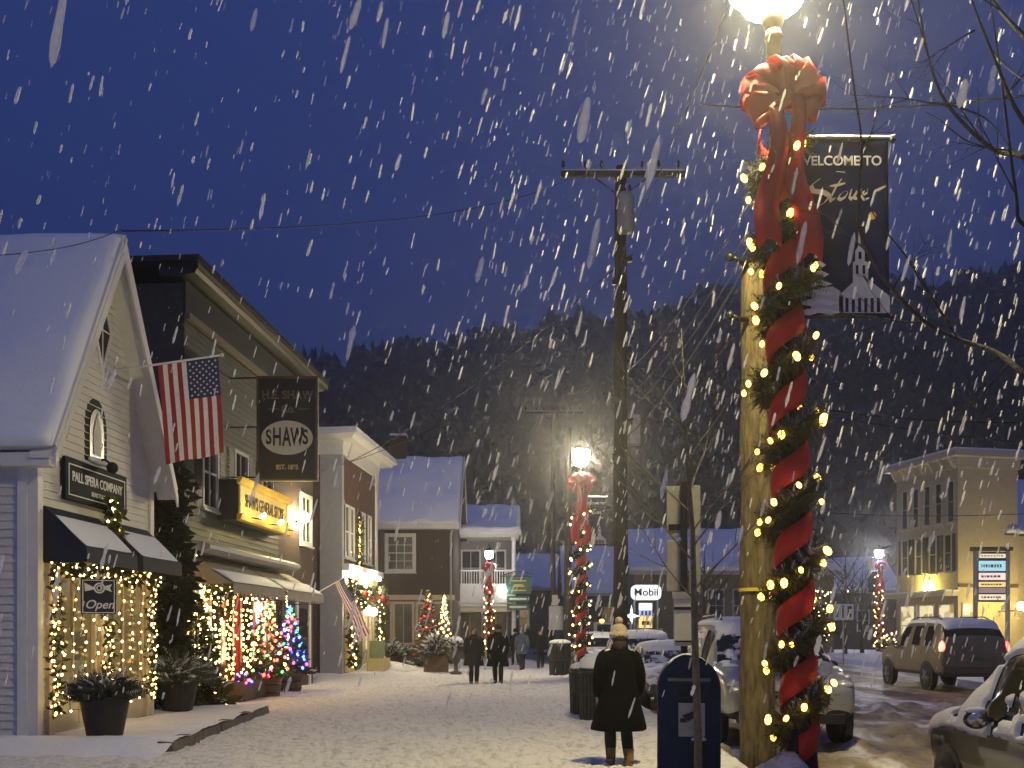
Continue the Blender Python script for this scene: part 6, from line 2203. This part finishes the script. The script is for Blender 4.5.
        for fx in (-.05, -.21): MB().box(fx * L - .08, fx * L + .08, sy * (W / 2 - .005) - .015, sy * (W / 2 - .005) + .015, .52 * H, .535 * H).build('handle', paint, t)
    gr = MB(); gr.box(.475 * L, .499 * L, -.27 * W, .27 * W, .33 * H, .44 * H); bevel(gr.build('grille', GRIL, t), .02)
    for k in range(3): MB().box(.499 * L, .503 * L, -.25 * W, .25 * W, (.35 + .03 * k) * H, (.36 + .03 * k) * H).build('grille_bar', CHROME, t)
    bp_ = MB(); bp_.box(.46 * L, .497 * L, -.38 * W, .38 * W, .19 * H, .27 * H); bevel(bp_.build('lower_bumper', GRIL, t), .02)
    MB().box(.497 * L, .506 * L, -.15, .15, .275 * H, .275 * H + .11).build('licence_plate', PLATE, t)
    rp_ = MB(); rp_.box(-.507 * L, -.47 * L, -.46 * W, .46 * W, .24 * H, .34 * H); bevel(rp_.build('rear_bumper', clad or paint, t), .03)
    MB().box(-.508 * L, -.495 * L, -.17, .17, .42 * H, .42 * H + .12).build('licence_plate', PLATE, t)
    for sy in (-1, 1):
        if kind == 'suv': MB().tube([(-.36 * L, sy * .33 * W, .995 * H), (-.3 * L, sy * .33 * W, 1.03 * H), (.02 * L, sy * .33 * W, 1.035 * H), (.09 * L, sy * .33 * W, .995 * H)], .018, 6).build('roof_rail', GRIL, t, True)
    return t


RZ = -.10
SILV = mat('silver_paint', (.36, .36, .33), .30, .10, 3, metal=.5, coat=.5)
BLKP = mat('black_car_paint', (.010, .011, .012), .22, .3, 3, coat=.6)
GREYP = mat('grey_car_paint', (.06, .065, .07), .3, .15, 3, metal=.4, coat=.5)
WHTP = mat('white_car_paint', (.50, .50, .50), .3, .08, 3, coat=.5)
BRNP = mat('muddy_bronze_paint', (.17, .14, .095), .45, .30, 2.5, metal=.3, coat=.2)
car('silver crossover facing the street lamp, behind the wooden pole', 4.7, 1.98, 1.86, 'suv', SILV, (4.02, 16.4, -.05), -PI / 2 - R(2), (.9, .35, .25, 0), clad=GRIL, lv=3)
car('black car under patchy snow, its mirror and hood at the picture edge', 4.8, 1.76, 1.74, 'suv', BLKP, (4.50, 7.15, -.13), PI / 2 - R(7), (1., 1.05, .45, .40), lv=4)
car('dark grey sedan with snow on its roof behind the blue mailbox', 4.6, 1.82, 1.47, 'sedan', GREYP, (3.68, 23.2, RZ), -PI / 2, (1., .8, .45, 0))
car('dark wagon with a pale snowy roof behind the grey sedan', 4.7, 1.85, 1.72, 'suv', GREYP, (3.86, 29.8, RZ), -PI / 2, (1., .8, .7, .1))
car('white crossover with dark windshield beside the dark utility pole', 4.5, 1.84, 1.66, 'suv', WHTP, (3.55, 41.5, RZ), -PI / 2 + R(2), (1., .4, .1, 0))
car('big bronze crossover with red brake lights driving away across the street', 5.1, 2.05, 2.08, 'suv', BRNP, (13.25, 31.0, RZ), PI / 2 - R(1), (.9, .2, .1, 0), name='moving_car', group='cars driving in the street', brake=True, wheel=.40, clad=mat('muddy_cladding', (.08, .065, .045), .7, .3, 5))
car('distant car with headlights on coming up the street past the bins', 4.5, 1.8, 1.5, 'sedan', GREYP, (4.5, 66, RZ), -PI / 2 + R(8), (.8, .4, 0, 0), name='moving_car', group='cars driving in the street', lights=True)
car('pale van like car parked in front of the long taupe building', 4.6, 1.85, 1.75, 'suv', WHTP, (13.9, 60, RZ), PI, (1., .7, .2, 0), group='cars parked across the street')
t = thing('plow_truck', 'distant truck with amber roof lights past the snow heaped bin', 'truck', (5.6, 57, RZ), -PI / 2)
MB().box(-2.6, 1.0, -1.1, 1.1, .9, 2.3).build('cargo_box', GREYP, t); bevel(MB().prism([(1.0, -1.05, .6), (2.6, -1.05, .6), (2.6, -1.05, 1.3), (1.9, -1.05, 1.45), (1.6, -1.05, 2.2), (1.0, -1.05, 2.25)], (0, 2.1, 0)).build('cab', WHTP, t), .06)
MB().prism([(1.93, -.9, 1.45), (1.66, -.9, 2.1), (1.70, -.9, 2.12), (1.97, -.9, 1.46)], (0, 1.8, 0)).build('windshield', CARGL, t)
for x in (-1.7, 1.8):
    for sy in (-1, 1): MB().lathe([(.2, -.13), (.44, -.13), (.46, 0), (.44, .13), (.2, .13)], (x, sy * .92, .46), 20, M=Matrix.Rotation(PI / 2, 3, 'X')).build('wheel', TYRE, t, True)
for sy in (-.6, .6): MB().blob((1.35, sy, 2.32), (.12, .14, .10), 8, 6).build('marker_light', AMBER, t, True)
for sy in (-.7, .7): MB().blob((2.6, sy, .95), (.05, .15, .12), 8, 6).build('headlight', HEADL, t, True)

# ------------------------------------------------------------------ people
SKIN = mat('skin', (.42, .26, .19), .6, .1, 12)


def skin_mesh(verts, edges, radii, sub=2):
    me = bpy.data.meshes.new('body')
    me.from_pydata([tuple(v) for v in verts], edges, [])
    o = bpy.data.objects.new('body', me)
    COL.objects.link(o)
    m = o.modifiers.new('skin', 'SKIN'); m.branch_smoothing = .6; m.use_smooth_shade = True
    for i, r in enumerate(radii):
        sv = me.skin_vertices[0].data[i]
        sv.radius = r if isinstance(r, tuple) else (r, r)
    me.skin_vertices[0].data[0].use_root = True
    s = o.modifiers.new('sub', 'SUBSURF'); s.levels = sub; s.render_levels = sub
    dg = bpy.context.evaluated_depsgraph_get(); dg.update()
    ev = o.evaluated_get(dg)
    em = ev.to_mesh()
    b = MB().add([v.co.copy() for v in em.vertices], [tuple(p.vertices) for p in em.polygons])
    ev.to_mesh_clear()
    bpy.data.objects.remove(o); bpy.data.meshes.remove(me)
    return b


def hand(b, p, d, side):
    """Palm and five curled fingers hanging along d from the wrist p."""
    d = V(d).normalized(); f = V((0, 1, 0)); s = d.cross(f).normalized(); f = s.cross(d).normalized()
    M = Matrix((s, f, d)).transposed()
    b.blob(V(p) + d * .045, (.018, .040, .055), 8, 6, M)
    for k, L in enumerate((.062, .074, .078, .066)):
        q = V(p) + d * .088 + f * (-.03 + .02 * k)
        b.tube([q, q + d * L * .45 + s * .006 * side, q + d * L * .8 + s * .022 * side, q + d * L * .9 + s * .036 * side], [.0095, .009, .008, .006], 6)
    q = V(p) + d * .03 + f * -.035
    b.tube([q, q + d * .03 - f * .025 + s * .01 * side, q + d * .06 - f * .028 + s * .02 * side], [.011, .010, .007], 6)


def person(label, loc, rz, h, coat_m, leg_m, coat_len=.42, hat=None, hair=None, stride=.0, flare=.0, group=None, bulk=1., boots=None, pom=False, arm_out=.0):
    """Faces local +Y... h is full height with head; coat_len = hem height as a share of h."""
    t = thing('person', label, 'person', loc, rz, group)
    s = h / 1.7
    hipw, shw = .09 * s, .175 * s
    st = stride
    v, e, r = [], [], []

    def add(p, rad, par=None):
        v.append(V(p) * 1.); r.append(rad)
        if par is not None: e.append((par, len(v) - 1))
        return len(v) - 1
    pel = add((0, 0, .93 * s), .125 * s)
    sp = add((0, .0, 1.10 * s), (.13 * s, .10 * s), pel); chs = add((0, .01, 1.30 * s), (.155 * s, .11 * s), sp)
    nk = add((0, .0, 1.455 * s), .055 * s, chs); hb = add((0, .012, 1.53 * s), .068 * s, nk); hc = add((0, .018, 1.60 * s), .088 * s, hb); ht = add((0, .008, 1.675 * s), .06 * s, hc)
    hands = []
    for sg in (-1, 1):
        sh = add((sg * shw, 0, 1.37 * s), .062 * s, chs)
        el = add((sg * (shw + .07 + arm_out) * 1., -.02 - sg * st * .12, 1.10 * s), .045 * s, sh)
        wr = add((sg * (shw + .06 + arm_out), .07 - sg * st * .25, .875 * s), .030 * s, el)
        hands.append((v[wr].copy(), (v[wr] - v[el]).normalized(), sg))
        hp = add((sg * hipw, 0, .86 * s), .088 * s, pel)
        kn = add((sg * hipw * 1.05, .05 + sg * st * .5, .48 * s), .058 * s, hp)
        an = add((sg * hipw * 1.05, -.02 + sg * st * 1.0 - (.05 if sg * st < 0 else 0), .09 * s), .042 * s, kn)
        to = add((sg * hipw * 1.15, .13 * s + sg * st * 1.0, .045 * s), .035 * s, an)
    b = skin_mesh(v, e, r)
    for p, d, sg in hands: hand(b, p, d, -sg)
    b.blob((0, .105 * s, 1.595 * s), (.013, .024, .022), 6, 5)                 # nose
    for sg in (-1, 1):
        b.blob((sg * .086 * s, .0, 1.595 * s), (.012, .022, .032), 6, 5)       # ears
    b.build('body', SKIN, t, True)
    fc = MB()
    for sg in (-1, 1): fc.blob((sg * .032 * s, .092 * s, 1.615 * s), (.011, .008, .008), 6, 5)
    fc.build('eyes', BLACKP, t, True)
    MB().blob((0, .090 * s, 1.55 * s), (.024, .008, .006), 8, 4).build('mouth', mat('lips', (.25, .09, .08), .6, .1, 9) if 'lips' not in bpy.data.materials else bpy.data.materials['lips'], t, True)
    # trousers
    for sg in (-1, 1):
        i0 = [k for k in range(len(v)) if False]
        hp, kn, an = V((sg * hipw, 0, .90 * s)), V((sg * hipw * 1.05, .05 + sg * st * .5, .48 * s)), V((sg * hipw * 1.05, -.02 + sg * st * 1.0 - (.05 if sg * st < 0 else 0), .10 * s))
        MB().tube([hp, hp.lerp(kn, .5), kn, kn.lerp(an, .4), an], [.105 * s, .09 * s, .072 * s, .075 * s, .058 * s], 12).build('trouser_leg', leg_m, t, True)
        bt = MB(); bt.tube([an + V((0, 0, .14 * s)), an, an + V((0, .0, -.06 * s))], [.062 * s, .056 * s, .055 * s], 10); bt.blob(an + V((0, .065 * s, -.055 * s)), (.052 * s, .135 * s, .05 * s), 10, 6)
        bt.build('boot', boots or BLACKP, t, True)
    # coat: torso with flared skirt, collar, and sleeves, one mesh
    c = MB()
    hem = coat_len * h
    k1 = 1.0 + flare
    prof = [(hem, .205 * k1, .170 * k1), (hem + .02 * s, .212 * k1, .175 * k1), (hem + (1.0 * s - hem) * .5, .195 * (1 + flare * .6), .160 * (1 + flare * .6)), (1.02 * s, .182 * (1 + flare * .15), .148), (1.15 * s, .180, .142), (1.28 * s, .200, .140), (1.38 * s, .190, .120), (1.435 * s, .125, .095), (1.47 * s, .085, .082), (1.51 * s, .082, .085)]
    nn_ = 22
    vs = []
    for (z, rx, ry) in prof:
        for j in range(nn_):
            a = 2 * PI * j / nn_
            fold = 1 + (.075 * math.sin(a * 5 + z * 3 + h * 7) + .045 * math.sin(a * 9 + h * 13)) * max(0, (1.05 * s - z)) / .6 + .03 * noise.noise(V((math.cos(a) * 2, math.sin(a) * 2, z * 5 + h * 9)))
            vs.append((rx * s * bulk * fold * math.cos(a), ry * s * bulk * fold * math.sin(a), z))
    c.add(vs, [(i * nn_ + j, i * nn_ + (j + 1) % nn_, (i + 1) * nn_ + (j + 1) % nn_, (i + 1) * nn_ + j) for i in range(len(prof) - 1) for j in range(nn_)])
    for (p, d, sg) in hands:
        sh = V((sg * shw * .92, 0, 1.385 * s)); el = V((sg * (shw + .07 + arm_out), -.02 - sg * st * .12, 1.10 * s))
        c.tube([sh + V((-sg * .04, 0, .015)), sh + V((sg * .03, 0, -.02)), sh.lerp(el, .45) + V((sg * .015, 0, 0)), el, el.lerp(p, .6), p + d * .02], [.075 * s * bulk, .088 * s * bulk, .082 * s * bulk, .074 * s * bulk, .064 * s * bulk, .056 * s * bulk], 12)
    co_ = c.build('coat', coat_m, t, True)
    sm = co_.modifiers.new('sub', 'SUBSURF'); sm.levels = 1; sm.render_levels = 1
    if hair:
        hr = MB(); hr.blob((0, -.018 * s, 1.60 * s), (.098 * s, .098 * s, .105 * s), 14, 8); hr.blob((0, -.055 * s, 1.50 * s), (.085 * s, .055 * s, .09 * s), 12, 7); hr.build('hair', hair, t, True)
    if hat:
        hh = MB(); hh.lathe([(.104 * s, 1.585 * s), (.116 * s, 1.59 * s), (.118 * s, 1.645 * s), (.108 * s, 1.65 * s), (.104 * s, 1.69 * s), (.08 * s, 1.735 * s), (.04 * s, 1.76 * s), (0, 1.765 * s)], (0, .005 * s, 0), 20)
        ho_ = hh.build('hat', hat, t, True)
        if pom: MB().blob((0, 0, 1.795 * s), .052 * s, 10, 7).build('pompom', hat, ho_, True)
    if group is None:
        sn = MB()
        for sg in (-1, 1):
            sn.blob((sg * .15 * s * bulk, -.01, 1.432 * s), (.06, .055, .012), 10, 5, Matrix.Rotation(sg * R(20), 3, 'Y'))
        for q in sn.islands(): q.build('snow', SNOW_CAP, t, True)
    return t


BLKC = mat('black_coat', (.005, .005, .006), .95, .4, 9, .5, 40, spec=.1)
OLIVC = mat('dark_olive_coat', (.014, .013, .011), .9, .3, 9, .3, 40)
BLUC = mat('slate_blue_coat', (.045, .06, .10), .9, .3, 9, .3, 40)
DARKT = mat('dark_trousers', (.010, .010, .013), .9, .3, 9)
CREAMH = mat('cream_knit', (.58, .47, .32), .95, .25, 60, .8, 120, stretch=(1, 1, .3))
TANB = mat('tan_boot', (.22, .13, .06), .8, .2, 12)
BHAIR = mat('brown_hair', (.05, .03, .018), .7, .3, 40)
person('woman in a long black coat and cream knit hat standing by the mailbox', ((619 - 512) * .0120, 12.0, -.02), R(8), 1.66, BLKC, DARKT, .27, CREAMH, BHAIR, -.05, .52, None, 1.10, TANB, True, .02)
DARKH = mat('maroon_knit', (.05, .012, .012), .95, .25, 60, .6, 90)
GW = 'people walking on the pavement'
person('bare headed walker in a dark coat, left one of the close couple', ((474 - 512) * .0303, 30.3, 0), PI + R(6), 1.72, OLIVC, DARKT, .34, None, BHAIR, .17, .22, GW, 1.25)
person('walker in a long coat and dark maroon hat, right one of the close couple', ((498 - 512) * .0308, 30.8, 0), PI - R(4), 1.80, BLKC, DARKT, .30, DARKH, None, -.15, .28, GW, 1.28)
person('distant walker in a slate blue coat before the green sign', ((522 - 512) * .0415, 41.5, 0), R(12), 1.72, BLUC, DARKT, .40, BLUC, None, .20, .12, GW, 1.1)
person('bare headed distant walker in black between the blue coat and the lone bin', ((540.5 - 512) * .043, 43, 0), PI, 1.66, BLKC, DARKT, .38, None, BHAIR, .12, .2, GW, 1.2)
person('farthest walker half hidden behind the slate blue coat', ((515.5 - 512) * .048, 48, 0), R(160), 1.72, BLKC, DARKT, .42, BLKC, None, .12, .1, GW, 1.1)
